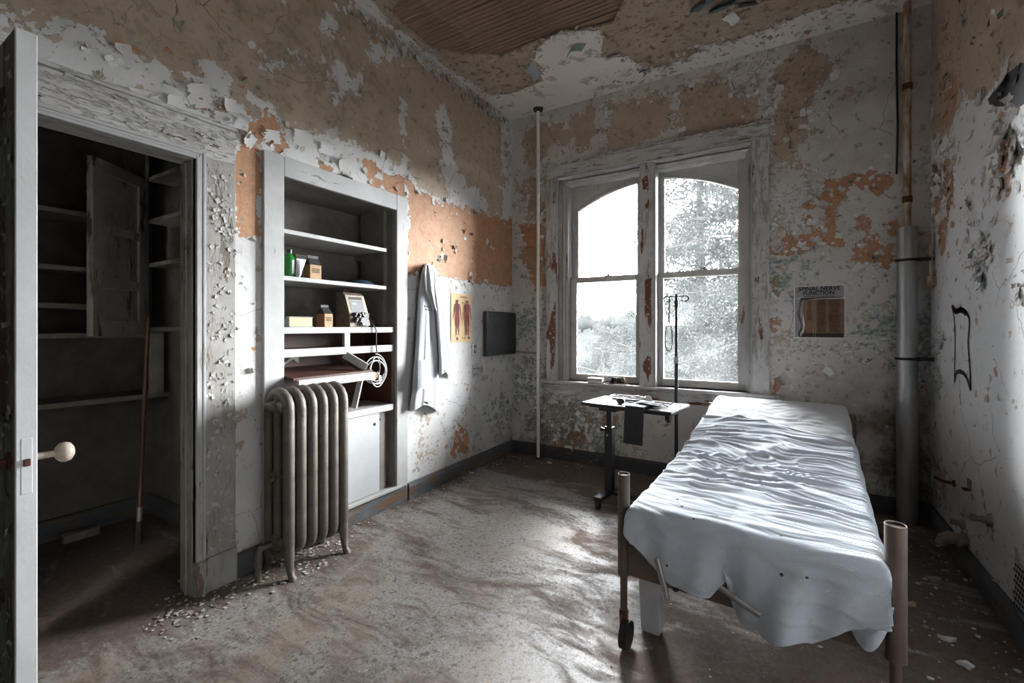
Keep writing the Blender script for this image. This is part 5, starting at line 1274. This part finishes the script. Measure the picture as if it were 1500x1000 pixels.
def dropf(s): return float(np.interp(s, hemx, hemd)) + .02 + .005 * math.sin(s * 40)
def hangf(s, d):
    sw_ = s + .5 * d * (s - .45)
    return .04 * d * (1 + math.sin(sw_ * 10 + 1.0)) + .10 * d * math.sin(sw_ * 21 + 2.2) * min(1, d * 5) + .035 * d * math.sin(sw_ * 43 + 6 * d)
bl = drape(ML - .075, MR + .105, lambda u: 1.40 - .25 * max(0, u - .25) + .02 * math.sin(u * 6), dropf, .035, lambda u, v: wrk(u, v) + .006, hangf, 130, 330)
o = bl.build('blanket', M_BLAN, smooth='all'); sm = o.modifiers.new('thickness', 'SOLIDIFY'); sm.thickness = .004; sm.offset = 1
tag(o, 'rumpled pale blue-grey waffle blanket hanging over the foot of the bed', 'blanket')
# bunched folds of blanket hanging below the hem and the folded-back top edge
mb = MB(); mb.grid(lambda a, b: BP(.04 + .775 * a, 1.395 - .25 * max(0, .04 + .775 * a - .25) + .02 * math.sin(a * 5) - .012 + .035 * (b - .5), ztop(1.4 - .25 * max(0, .82 * a - .25)) + .012 + .016 * math.sin(math.pi * b) + .006 * math.sin(a * 23) * b), 60, 6)
mb.build('turned_edge', M_BLAN, o, smooth='all')
for (u0, u1, zt_, dep, v0) in ((.17, .39, .44, .13, -.032), (.385, .52, .44, .185, -.035), (.72, .85, .47, .16, -.035)):
    mb = MB()
    mb.grid(lambda a, b: BP(u0 + (u1 - u0) * a, v0 - .016 * math.sin(math.pi * b) - .007 * math.sin(a * 9 + b * 3), zt_ - dep * math.sin(math.pi * a) ** .6 * b - .01 * a), 24, 12)
    q = mb.build('hanging_fold', M_BLAN, o, smooth='all')

# ================================================================== right-hand wall fittings
M_IRON = plain('old_painted_iron', (.30, .25, .205), .6, .2, .35, 30)
def RP(px, py, d=0): return hit(px, py, 0, RX - d)
e = tag(empty('drain_stub'), 'curved painted drain pipe stub low on the right wall', 'pipe')
a = RP(1418, 800); mb = MB(); mb.tube([Vector((RX, a.y, a.z + .02)), Vector((RX - .035, a.y + .005, a.z + .028)), Vector((RX - .07, a.y + .012, a.z + .028)), Vector((RX - .092, a.y + .02, a.z + .01)), Vector((RX - .098, a.y + .025, a.z - .02))], [.03, .031, .032, .031, .03], 14); mb.build('bend', M_IRON, e, smooth=True)
mb = MB(); mb.tube([Vector((RX - .02, a.y, a.z + .022)), Vector((RX - .035, a.y + .004, a.z + .026))], .046, 14); mb.build('collar', M_IRON, e, smooth=True)
e = tag(empty('supply_stub'), 'short capped supply pipe stub above the drain stub', 'pipe')
a = RP(1412, 768); mb = MB(); mb.tube([Vector((RX, a.y, a.z)), Vector((RX - .055, a.y + .012, a.z + .005))], .015, 10); mb.build('tube', M_IRON, e, smooth=True)
mb = MB(); mb.lathe([(.03, 0), (.03, .008), (.02, .016)], (RX, a.y, a.z), 14, Matrix.Rotation(-math.pi / 2, 4, 'Y')); mb.build('flange', M_IRON, e)
e = tag(empty('tap_stub'), 'old tap stem with round flange jutting from the right wall', 'tap')
a = RP(1452, 762); mb = MB(); mb.lathe([(.032, 0), (.03, .01), (.016, .018), (.013, .05), (.017, .055), (.017, .07), (.008, .075), (.007, .10)], a, 14, Matrix.Rotation(-math.pi / 2, 4, 'Y')); mb.build('stem', M_IRON, e, smooth=True)
mb = MB(); mb.bar(a + Vector((-.098, -.02, .004)), a + Vector((-.098, .025, .004)), .008, .01); mb.build('lever', M_IRON, e, bevel=.002)
e = tag(empty('wall_bracket'), 'small rusty metal bracket screwed to the right wall', 'bracket')
a = RP(1421, 710); mb = MB(); mb.box(a + Vector((-.006, -.025, -.03)), a + Vector((0, .025, .03))); mb.build('plate', M_IRON, e, bevel=.002)
mb = MB(); mb.box(a + Vector((-.03, -.022, -.03)), a + Vector((-.004, .022, -.022))); mb.build('lip', M_RUST, e, bevel=.002)
e = tag(empty('pipe_clip'), 'thin rusty pipe clip near the corner of the right wall', 'bracket')
a = RP(1398, 708); mb = MB(); mb.tube([a, a + Vector((-.05, .02, .0)), a + Vector((-.07, .07, .004))], .009, 8); mb.build('arm', M_RUST, e); mb = MB(); mb.lathe([(.022, 0), (.018, .006)], a, 12, Matrix.Rotation(-math.pi / 2, 4, 'Y')); mb.build('plate', M_RUST, e)
e = tag(empty('bell_box'), 'small painted metal box hanging at the right corner below a conduit', 'box')
a = RP(1371, 408); mb = MB(); mb.box(a + Vector((-.045, -.02, -.055)), a + Vector((0, .035, .02))); mb.build('case', M_RSTP, e, bevel=.006)
mb = MB(); mb.tube([a + Vector((-.02, .005, .02)), a + Vector((-.02, .005, .22)), a + Vector((-.02, .0, .30))], .012, 8); mb.build('conduit', M_RSTP, e, smooth=True)
mb = MB(); mb.tube([a + Vector((-.10, .04, .30)), a + Vector((-.02, .0, .30))], .009, 8); mb.build('arm', M_RSTP, e, smooth=True)
e = tag(empty('vent_grille'), 'perforated metal vent plate low on the right wall', 'vent')
a = RP(1497, 862); mb = MB(); mb.box(a + Vector((-.003, -.10, -.13)), a + Vector((0, .06, .10))); mb.build('plate', plain('painted_grille', (.50, .50, .50), .6), e, bevel=.001)
mb = MB()
for i in range(7):
    for j in range(9):
        c_ = a + Vector((-.0035, -.085 + i * .022 + (.011 if j % 2 else 0), -.115 + j * .024)); mb.lathe([(.0075, 0), (.007, .001)], c_, 8, Matrix.Rotation(-math.pi / 2, 4, 'Y'))
mb.build('perforations', M_INK, e)
# black spray-paint marks on the wall
M_SPRAY = plain('black_spray_paint', (.012, .012, .014), .5, 0, .3, 20, 0)
def stroke(name, pts, wd, par):
    mb = MB(); P = [RP(x, y, .0022) for x, y in pts]; n = len(P); W = [wd * w for w in ([.6] + [1.0] * (n - 2) + [.5])]
    for i in range(n):
        d = (P[min(i + 1, n - 1)] - P[max(i - 1, 0)]).normalized(); s = d.cross(Vector((1, 0, 0)))
        mb.v += [P[i] + s * W[i], P[i] - s * W[i]]
        if i: mb.f.append((2 * i - 2, 2 * i - 1, 2 * i + 1, 2 * i))
    o = mb.build(name, M_SPRAY, par, recalc=False); return o
def dens(pts, k=4):
    out = []
    for i in range(len(pts) - 1):
        p0, p1, p2, p3 = pts[max(i - 1, 0)], pts[i], pts[i + 1], pts[min(i + 2, len(pts) - 1)]
        for j in range(k):
            t_ = j / k
            out.append(tuple(.5 * (2 * p1[c] + (p2[c] - p0[c]) * t_ + (2 * p0[c] - 5 * p1[c] + 4 * p2[c] - p3[c]) * t_ ** 2 + (3 * p1[c] - p0[c] - 3 * p2[c] + p3[c]) * t_ ** 3) for c in (0, 1)))
    return out + [pts[-1]]
stroke('spray_paint_mark', dens([(1394, 447), (1398, 470), (1399, 505), (1398, 540), (1398, 561)]), .007, wr)
stroke('spray_paint_mark', dens([(1398, 457), (1406, 453), (1414, 456), (1420, 470), (1418, 500), (1420, 530), (1421, 548), (1422, 572)]), .011, wr)
stroke('spray_paint_mark', dens([(1398, 560), (1401, 546), (1409, 545), (1416, 553), (1422, 572)]), .013, wr)
stroke('spray_paint_mark', dens([(1394, 448), (1400, 456), (1408, 454), (1416, 460)]), .016, wr)
mb = MB(); sm_ = jag([RW(*p) for p in ((1446, 146), (1460, 125), (1478, 108), (1500, 88), (1520, 80), (1525, 150), (1500, 152), (1490, 160), (1480, 150), (1465, 152), (1450, 152))], .02, .02)
mb.add([(RX - .0022, p.x, p.y) for p in sm_], [tuple(range(len(sm_)))]); mb.build('spray_paint_smear', M_SPRAY, wr, recalc=False)

# ================================================================== loose paint flakes
W0 = [(.64, .62, .59), (.56, .54, .51), (.69, .68, .66), (.50, .47, .43)]; G0 = [(.10, .145, .125), (.15, .19, .165)]; T0 = [(.44, .35, .26), (.38, .29, .21)]; P0 = [(.46, .25, .14), (.40, .22, .13)]
def flakes(parent, axis, sgn, u_rng, v_rng, tanp, peachp, chipblobs, count_edge, count_free, size, down=.6, block=()):
    polys = tanp + peachp
    mb = MB(); N = Vector((0, 0, 0)); N[axis] = sgn; fixed = {0: (0 if sgn > 0 else RX), 1: 0}[axis]
    ui = 1 if axis == 0 else 0
    def place(u, v, dirv=None, big=1.0):
        if any(b[0] < u < b[1] and b[2] < v < b[3] for b in block): return
        o = Vector((0, 0, 0)); o[axis] = fixed; o[ui] = u; o[2] = v
        if dirv is None:
            a = random.gauss(-math.pi / 2, 1.1) if random.random() < down else random.uniform(0, 6.28); dirv = (math.cos(a), math.sin(a))
        U = Vector((0, 0, 0)); U[ui] = dirv[0]; U[2] = dirv[1]
        s = size * random.lognormvariate(0, .5) * big
        uu, vv = np.array([u]), np.array([v]); tint = random.choice(W0)
        if max(float(sdf(p_, uu, vv)[0]) for p_ in peachp) > .015: tint = random.choice(P0) if random.random() < .6 else tint
        elif max(float(sdf(p_, uu, vv)[0]) for p_ in tanp) > .03: tint = random.choice(T0) if random.random() < .85 else tint; s *= .85
        if random.random() < .05: tint = random.choice(G0); s *= .6
        mb.flake(o, U, N, s * random.uniform(.6, 1.5), s * random.uniform(.8, 1.9), random.uniform(.5, 2.4), tint)
    for p in polys:
        per = [(Vector(p[i]), Vector(p[(i + 1) % len(p)])) for i in range(len(p))]; L = sum((b - a).length for a, b in per)
        for k in range(int(L * count_edge)):
            r = random.random() * L
            for a, b in per:
                if r < (b - a).length: break
                r -= (b - a).length
            d = (b - a).normalized(); q = a + d * r; nn = Vector((-d.y, d.x)) * random.choice((-1, 1))
            place(q.x + random.gauss(0, .03), q.y + random.gauss(0, .03), None if random.random() < .6 else (nn.x, nn.y))
    for (c_, rad, n, big) in chipblobs:
        for k in range(n):
            place(c_[0] + random.gauss(0, rad * .5), c_[1] + random.gauss(0, rad * .5), None, big)
    for k in range(count_free): place(random.uniform(*u_rng), random.uniform(*v_rng), None, .7)
    return stuff(mb.build('paint_flakes', M_FLAKE, parent, recalc=False))
LB = ((-3.86, -2.78, 0, 2.32), (-2.65, -1.54, 0, 2.28), (-1.1, -.68, 1.1, 1.65), (-.75, -.0, .8, 1.46))
flakes(wl, 0, 1, (-3.4, -.02), (.15, 3.4), L_TAN, L_PEACH, [(LW(455, 60), .45, 110, .55), (LW(652, 200), .13, 60, .8), (LW(645, 240), .08, 30, .8), (LW(660, 300), .2, 20, .8), (LW(640, 650), .2, 90, .5), (LW(745, 240), .15, 60, .9), (LW(700, 150), .25, 50, .9), (LW(690, 410), .15, 35, .9), (LW(625, 85), .2, 40, .8), (LW(735, 610), .12, 50, 1), (LW(330, 150), .3, 60, 1.0), (LW(680, 345), .05, 8, 1.1), (LW(668, 365), .04, 8, 1.1), (LW(715, 360), .06, 10, 1.1), (LW(646, 380), .04, 7, 1.1), (LW(675, 650), .1, 20, .8)], 17, 70, .017, .7, LB)
BB = ((.40, 2.35, .66, 2.91), (2.49, 2.82, 1.2, 1.62))
flakes(wb, 1, -1, (.02, 3.25), (.15, 3.44), B_TAN, B_PEACH, [(BW(1150, 320), .25, 120, .9), (BW(1180, 520), .25, 110, .8), (BW(850, 620), .4, 240, .9), (BW(772, 300), .15, 110, .9), (BW(772, 560), .2, 120, .8), (BW(1290, 510), .2, 70, .7), (BW(1115, 90), .4, 110, .9), (BW(900, 130), .5, 80, .9), (BW(1040, 120), .4, 100, 1.0), (BW(1150, 150), .3, 120, 1.0), (BW(1350, 540), .15, 80, .9), (BW(1355, 250), .2, 60, 1.1), (BW(1280, 380), .2, 60, .8), (BW(1200, 280), .2, 80, .9)], 26, 160, .018, .6, BB)
flakes(wr, 0, -1, (-2.6, -.02), (.15, 3.4), R_TAN[:1], R_PEACH, [(RW(1380, 250), .25, 70, 1.1), (RW(1440, 370), .12, 45, 1.2), (RW(1475, 220), .2, 70, 1.2), (RW(1385, 90), .35, 60, 1.2), (RW(1376, 500), .12, 50, .9), (RW(1377, 700), .12, 60, .9), (RW(1390, 820), .12, 40, .9), (RW(1440, 870), .15, 50, .9), (RW(1470, 920), .2, 40, .9), (RW(1460, 60), .3, 30, 1.3), (RW(1495, 420), .1, 16, 1.2), (RW(1420, 330), .2, 25, 1.1)], 18, 60, .019, .75)
# flakes on the closet casing and the window casing
C0 = [(.44, .42, .39), (.38, .355, .325), (.50, .48, .455)]
mb = MB()
for k in range(170):
    z = random.uniform(.2, 2.1); y = random.uniform(-2.91, -2.79)
    mb.flake((.023, y, z), (0, random.choice((-1, 1)) * random.uniform(.3, 1), random.uniform(-.6, .6)), (1, 0, 0), random.uniform(.008, .026), random.uniform(.008, .028), random.uniform(.4, 1.6), random.choice(C0))
for k in range(150):
    y = random.uniform(-3.5, -2.8); z = random.uniform(2.15, 2.30)
    mb.flake((.023, y, z), (0, random.uniform(-.5, .5), random.choice((-1, 1))), (1, 0, 0), random.uniform(.015, .05), random.uniform(.006, .016), random.uniform(.5, 1.6), random.choice(C0))
stuff(mb.build('paint_flakes', M_FLAKE, tr1, recalc=False))
mb = MB()
for k in range(200):
    x = random.choice((random.uniform(.42, .52), random.uniform(2.22, 2.33), random.uniform(1.34, 1.45))); z = random.uniform(.8, 2.85)
    mb.flake((x, -.0245 if not 1.3 < x < 1.5 else -.0045, z), (random.uniform(-.8, .8), 0, random.uniform(-1, 1)), (0, -1, 0), random.uniform(.006, .018), random.uniform(.008, .026), random.uniform(.6, 2.0), random.choice(C0))
for k in range(110):
    x = random.uniform(.45, 2.3); mb.flake((x, -.0385, 2.895), (random.uniform(-.5, .5), 0, -1), (0, -1, 0), random.uniform(.015, .05), random.uniform(.01, .03), random.uniform(.5, 1.8), random.choice(W0 + T0))
stuff(mb.build('paint_flakes', M_FLAKE, win, recalc=False))
# big hanging curls
def curl(parent, axis, sgn, pxy, w, l, cu, ang, tint, fn):
    mb = MB(); u, v = fn(*pxy); o = Vector((0, 0, v)); N = Vector((0, 0, 0)); N[axis] = sgn; o[axis] = {0: (0 if sgn > 0 else RX), 1: 0}[axis]; ui = 1 if axis == 0 else 0; o[ui] = u
    U = Vector((0, 0, math.sin(ang))); U[ui] = math.cos(ang)
    mb.flake(o, U, N, w * .72, l * .72, cu, tint, seg=10, rough=.2); return mb.build('paint_curl', M_FLAKE, parent, smooth=True, recalc=False)
for a in (((262, 170), .10, .13, 1.2, 1.9, W0[0]), ((300, 158), .16, .15, .9, 2.0, W0[1]), ((325, 186), .12, .10, 1.0, 1.7, W0[3]), ((352, 190), .10, .12, 1.9, 1.4, W0[2]), ((372, 212), .12, .10, 1.5, 2.6, W0[0]), ((445, 215), .20, .13, .6, 1.8, W0[1]), ((478, 232), .16, .14, 1.3, 1.6, W0[2]), ((505, 255), .12, .16, 2.0, 1.9, W0[1]), ((508, 250), .10, .10, 2.4, 4.5, W0[3]), ((400, 210), .14, .10, 1.2, 1.8, W0[0]), ((555, 262), .10, .07, 1.6, 1.5, W0[0]), ((232, 168), .14, .10, .8, 2.2, W0[1]), ((356, 545), .05, .07, 1.7, 0.2, W0[0]), ((205, 148), .13, .07, 1.0, 1.8, W0[0]), ((350, 358), .05, .08, 1.6, 4.7, W0[1])):
    curl(wl, 0, 1, *a[:1], *a[1:], LW)
for a in (((1432, 372), .10, .13, 2.2, 4.6, (.55, .50, .42)), ((1440, 400), .09, .14, 1.2, 4.4, G0[1]), ((1478, 345), .10, .11, 1.9, 1.2, W0[2]), ((1480, 235), .08, .12, 1.9, 4.8, W0[0]), ((1466, 225), .07, .11, 1.8, 4.5, W0[1]), ((1396, 200), .09, .14, 1.4, 4.5, W0[0]), ((1390, 280), .07, .12, 1.7, 4.9, W0[1]), ((1472, 90), .12, .18, .9, 4.7, W0[0]), ((1376, 350), .06, .12, 1.5, 4.5, (.42, .32, .23)), ((1425, 190), .06, .10, 1.9, 4.9, W0[3])):
    curl(wr, 0, -1, *a[:1], *a[1:], RW)
# ceiling curls of old teal paint
def ccurl(px, py, w, l, cu, ang, tint):
    mb = MB(); x, y = CE(px, py); mb.flake((x, y, CH - .001), (math.cos(ang), math.sin(ang), 0), (0, 0, -1), w, l, cu, tint, seg=8, rough=.15); mb.build('paint_curl', M_FLAKE, ceil, smooth=True, recalc=False)
for a in ((855, 70, .10, .16, 1.9, 3.9, (.20, .26, .245)), (790, 100, .22, .10, 1.5, 3.2, (.34, .36, .36)), (946, 104, .05, .09, 1.7, 4.4, (.10, .18, .19)), (1035, 8, .16, .12, 1.8, 4.2, (.11, .15, .18)), (1062, 12, .18, .12, 1.6, 4.6, (.10, .13, .16)), (1090, 10, .14, .10, 2, 5, (.16, .18, .19)), (900, 84, .12, .06, 1.2, 4.5, (.46, .42, .37)), (1065, 22, .09, .10, 1.2, 1.0, W0[0]), (640, 85, .08, .08, 1.5, 3.5, W0[0]), (665, 105, .10, .06, 1.3, 3.5, W0[1]), (983, 97, .08, .06, 1.4, 4.2, W0[1]), (1020, 78, .10, .06, 1.4, 4.2, W0[3])):
    ccurl(*a)
mb = MB()
for k in range(420):
    q = random.choice(skim_poly); a = random.uniform(0, 6.28); x, y = q.x + random.gauss(0, .03), q.y + random.gauss(0, .03)
    mb.flake((x, y, CH - .001), (math.cos(a), math.sin(a), 0), (0, 0, -1), random.uniform(.01, .05), random.uniform(.01, .04), random.uniform(.5, 2.2), random.choice(W0 + T0))
for k in range(240):
    x, y = random.uniform(.9, 3.2), random.uniform(-.35, -.01); a = random.uniform(0, 6.28)
    mb.flake((x, y, CH - .001), (math.cos(a), math.sin(a), 0), (0, 0, -1), random.uniform(.01, .04), random.uniform(.01, .04), random.uniform(.5, 2.0), random.choice(W0 + T0))
stuff(mb.build('paint_flakes', M_FLAKE, ceil, recalc=False))
# strip of broken paint along the cornice of the left wall
mb = MB()
for k in range(260):
    y = random.uniform(-2.2, -.05); z = CH - random.uniform(.0, .12) - .0
    mb.flake((.001, y, z), (0, random.uniform(-.7, .7), -1), (1, 0, 0), random.uniform(.01, .035), random.uniform(.02, .06), random.uniform(.3, 1.5), random.choice(W0 + T0 + T0 + G0[:1]))
stuff(mb.build('paint_flakes', M_FLAKE, wl, recalc=False))

# ================================================================== debris on the floor
mb = MB()
def crumb(x, y, s):
    n = random.randint(4, 6); z = .0015; h = s * random.uniform(.06, .35); a0 = random.random() * 6
    ring = [(x + s * random.uniform(.45, 1) * math.cos(a0 + 6.283 * k / n), y + s * random.uniform(.45, 1) * math.sin(a0 + 6.283 * k / n)) for k in range(n)]
    tl = random.uniform(-.2, .2) * s
    tint = random.choice([(.52, .50, .47), (.42, .40, .37), (.34, .28, .22), (.20, .15, .11), (.60, .59, .57)])
    vs_ = [(a, b, z) for a, b in ring] + [(a, b, z + h + tl * k / n) for k, (a, b) in enumerate(ring)]
    fs = [tuple(range(n, 2 * n))] + [(i, (i + 1) % n, n + (i + 1) % n, n + i) for i in range(n)]
    mb.add(vs_, fs, tint)
def ok_floor(x, y): return 0 < x < RX - .03 and y < -.03
for k in range(620):
    x = abs(random.gauss(0, .12)) + .03; y = random.uniform(-3.2, -.1); crumb(x, y, random.choice((.003, .005, .008, .012)))
for k in range(420):
    x = RX - .04 - abs(random.gauss(0, .2)); y = random.uniform(-3.3, -.1); crumb(x, y, random.choice((.003, .005, .008, .014)))
for k in range(220): crumb(random.uniform(.05, 3.2), -.04 - abs(random.gauss(0, .15)), random.choice((.003, .005, .009)))
for k in range(700): crumb(random.uniform(.1, 3.2), random.uniform(-3.6, -.2), random.choice((.002, .003, .004, .006)))
for k in range(160): crumb(random.uniform(.02, .30), random.uniform(-2.75, -2.2), random.choice((.004, .008, .013)))
for k in range(120): crumb(random.uniform(-.1, .2), random.uniform(-3.1, -2.75), random.choice((.003, .006, .012)))
d_ = mb.build('plaster_crumbs', M_FLAKE); stuff(d_); d_['label'] = 'scattered plaster crumbs and paint dust over the floor'; d_['category'] = 'debris'
def chip_thing(px, py, s, lab, tint):
    global mb
    keep = mb; mb = MB(); x, y = FL(px, py); n = 7; a0 = random.random() * 6
    ring = [(x + s * random.uniform(.55, 1) * math.cos(a0 + 6.283 * k / n), y + s * .6 * random.uniform(.55, 1) * math.sin(a0 + 6.283 * k / n)) for k in range(n)]
    vs_ = [(a, b, .001) for a, b in ring] + [(a, b, .006 + .01 * (k % 3 == 0)) for k, (a, b) in enumerate(ring)]
    mb.add(vs_, [tuple(range(n, 2 * n)), tuple(reversed(range(n)))] + [(i, (i + 1) % n, n + (i + 1) % n, n + i) for i in range(n)], tint)
    o = mb.build('plaster_chip', M_FLAKE); tag(o, lab, 'plaster chip'); mb = keep
chip_thing(1388, 937, .034, 'pale plaster chip on the floor beside the right bed post', (.55, .54, .52))
chip_thing(1415, 975, .034, 'long pale plaster chip nearest the right baseboard in the foreground', (.55, .54, .52))
chip_thing(1366, 848, .04, 'brownish plaster chip on the floor under the drain stub', (.34, .27, .22))
chip_thing(1333, 886, .03, 'pinkish plaster chip right behind the bed foot post', (.42, .30, .25))
chip_thing(804, 678, .035, 'white plaster chip on the dark floor near the back corner', (.6, .59, .57))
chip_thing(270, 850, .05, 'plaster lump beside the closet casing plinth', (.40, .37, .33))
chip_thing(690, 693, .03, 'small white chip on the floor under the lab coat', (.6, .59, .57))
cb = hit(100, 775, 0, -1.2); mb = MB(); mb.box((-1.30, -3.12, .001), (-1.24, -2.95, .05)); tag(mb.build('wood_offcut', M_CLS, bevel=.003), 'pale board offcut lying at the foot of the closet wall', 'offcut')

# ================================================================== outside
def matt(m): m.node_tree.nodes['Principled BSDF'].inputs['Specular IOR Level'].default_value = 0.0; return m
M_GRASS = matt(plain('winter_grass', (.005, .0052, .005), .95, 0, .4, .6, .0))
mb = MB()
def gz(x, y):
    d = max(0, y - 12); return -4.5 - .02 * d + (12.5 * (1 - math.exp(-max(0, y - 55) / 60.0))) * (.93 + .12 * math.sin(x * .05 + 1) + .05 * math.sin(x * .13))
mb.grid(lambda a, b: (-190 + 330 * a, .5 + 219.5 * b ** 1.6, gz(-190 + 330 * a, .5 + 219.5 * b ** 1.6)), 60, 60); struct(mb.build('ground_outside', M_GRASS, smooth='all'))
t = NT('tree_foliage', .8); oi = t.n.new('ShaderNodeObjectInfo'); t.col(t.mix(t.rng(t.noise(1.2, 4), .3, .7), (.0048, .0053, .005), (.009, .0097, .0093))); t.set(Specular_IOR_Level=0.0); M_LEAF = t.m
M_BARK = matt(plain('grey_bark', (.012, .011, .010), .9, 0, .4, 12, .01))
def tree(name, label, base, H, rad, nb, leaves, lsize, seed, z0f=.25, gap=0.0):
    rg = random.Random(seed); nr = np.random.default_rng(seed); o = tag(empty(name), label, 'tree', None); b = Vector(base)
    mb = MB(); mb.tube([b, b + Vector((.1, 0, H * .5)), b + Vector((0, .1, H * .92))], [.16 * H / 8, .11 * H / 8, .03], 8); mb.build('trunk', M_BARK, o, smooth=True)
    mb = MB(); lf = MB(); V = []; Fs = []
    for k in range(nb):
        q = z0f + (1 - z0f) * (k + rg.random()) / nb; z = H * q; a = rg.random() * 6.283
        L = rad * (math.sin(math.pi * min(1, .12 + .88 * (1 - (q - z0f) / (1 - z0f)))) * .55 + .5) * rg.uniform(.65, 1.1)
        d = Vector((math.cos(a), math.sin(a), rg.uniform(-.1, .35)))
        s = b + Vector((0, 0, z)); e1 = s + d * L * .55; e2 = s + d * L + Vector((0, 0, -.1 * L))
        mb.tube([s, e1, e2], [.035, .02, .008], 5)
        ntw = 7; m = int(leaves / nb / ntw) * ntw; twig = []
        for q_ in range(ntw):
            x = rg.uniform(.2, 1.0); o_ = s.lerp(e1, x / .55) if x < .55 else e1.lerp(e2, (x - .55) / .45)
            dd = Vector((rg.gauss(0, 1), rg.gauss(0, 1), rg.gauss(0, .6))).normalized() * rad * rg.uniform(.18, .42); twig.append((o_, o_ + dd)); mb.tube([o_, o_ + dd], [.010, .004], 4)
        T = np.array([a_.lerp(b_, rg.random() ** .6) for a_, b_ in twig for _ in range(m // ntw)])
        P = T + nr.normal(0, 1, (m, 3)) * rad * .055
        A = nr.normal(0, 1, (m, 3)); A /= np.linalg.norm(A, axis=1)[:, None]; B = nr.normal(0, 1, (m, 3)); B -= A * (A * B).sum(1)[:, None]; B /= np.linalg.norm(B, axis=1)[:, None]
        ls = lsize * nr.uniform(.5, 1.2, m)[:, None]
        q4 = np.stack([P - A * ls, P + B * ls * .45, P + A * ls, P - B * ls * .45], 1).reshape(-1, 3); V.append(q4)
    mb.build('branches', M_BARK, o)
    V = np.concatenate(V); n = len(V) // 4; me = bpy.data.meshes.new('foliage'); me.from_pydata(V.tolist(), [], np.arange(n * 4).reshape(n, 4).tolist()); me.materials.append(M_LEAF)
    f = bpy.data.objects.new('foliage', me); COL.objects.link(f); f.parent = o; stuff(f)
    return o
tree('large_tree', 'large leafy tree filling the view through the right window', (1.85, 8.0, -4.6), 13.5, 2.5, 120, 120000, .046, 3, .28)
tree('tall_tree', 'tall pale tree standing further back behind the right window', (-.5, 15.0, -4.8), 15.5, 2.5, 80, 60000, .06, 21, .35)
tree('leaning_tree', 'thin-branched tree showing at the right edge of left window pane', (-.75, 9.0, -4.6), 7.4, 1.0, 24, 7000, .045, 5, .4)
tree('garden_shrub', 'rounded shrub low in the left window pane', (-2.0, 8.2, -4.5), 5.6, 1.25, 30, 15000, .04, 8, .4)
tree('garden_shrub', 'dense shrub low behind the drip stand in the right pane', (.9, 10.6, -4.5), 6.0, 2.0, 34, 18000, .05, 9, .3)
tree('bare_tree', 'sparse bare-looking tree at the far left of the left pane', (-8.2, 18.5, -4.8), 9.2, 1.6, 24, 2500, .05, 10)
M_HW = matt(plain('pale_house_wall', (.012, .012, .012), .8, 0, .1, 3, 0)); M_HR = matt(plain('slate_roof', (.008, .008, .008), .8, 0, .2, 3, 0))
for k, (x, y, w, lab) in enumerate(((-68, 190, 7, 'pale hillside house left of the distant row'), (-60, 178, 7, 'pale hillside house in the middle of the row'), (-80, 205, 8, 'pale hillside house highest on the distant hill'), (-49, 168, 6, 'small pale hillside house on the right of the row'))):
    z = gz(x, y) - .5; h = empty('hillside_house'); tag(h, lab, 'house')
    mb = MB(); mb.box((x - w / 2, y - 3, z), (x + w / 2, y + 3, z + 3.4)); mb.build('walls', M_HW, h)
    mb = MB(); mb.prism([(-3.6, 3.3), (3.6, 3.3), (0, 5.4)], lambda a, b: (x - w / 2 - .4, y + a, z + b), lambda a, b: (x + w / 2 + .4, y + a, z + b)); mb.build('roof', M_HR, h)
    for i in range(3): mb = MB(); mb.box((x - w / 2 + 1 + i * (w - 2) / 2.4, y - 3.05, z + 1.2), (x - w / 2 + 2.2 + i * (w - 2) / 2.4, y - 2.98, z + 2.6)); mb.build('window', M_INK, h)
M_HILLT = matt(plain('hillside_trees', (.0045, .0048, .0046), .95, 0, .4, 2, 0))
spots = []
while len(spots) < 40:
    y = random.uniform(75, 200); x = 2.44 - random.uniform(.26, .47) * (y + 4); r = random.uniform(1.2, 2.3)
    if all(abs(x - p_[0]) > 2.2 * (r + p_[2]) or abs(y - p_[1]) > 2.2 * (r + p_[2]) for p_ in spots) and all(math.hypot(x - hx, y - hy) > 9 for hx, hy in ((-68, 190), (-60, 178), (-80, 205), (-49, 168))): spots.append((x, y, r))
for k, (x, y, r) in enumerate(spots):
    z = gz(x, y); mb = MB(); rr = random.Random(k)
    mb.lathe([(.25, -.5), (.25, r * .4), (r * .7, r * .5), (r, r * 1.0), (r * .75, r * 1.6), (r * .3, r * 2.1), (0, r * 2.25)], (x, y, z), 11)
    mb.v = [(a + rr.uniform(-.12, .12) * r, b + rr.uniform(-.12, .12) * r, c_ + rr.uniform(-.08, .08) * r) for a, b, c_ in mb.v]
    tag(mb.build('hillside_tree', M_HILLT, smooth='all'), 'small rounded tree among many on the distant hillside', 'tree', 'trees on the distant hillside')
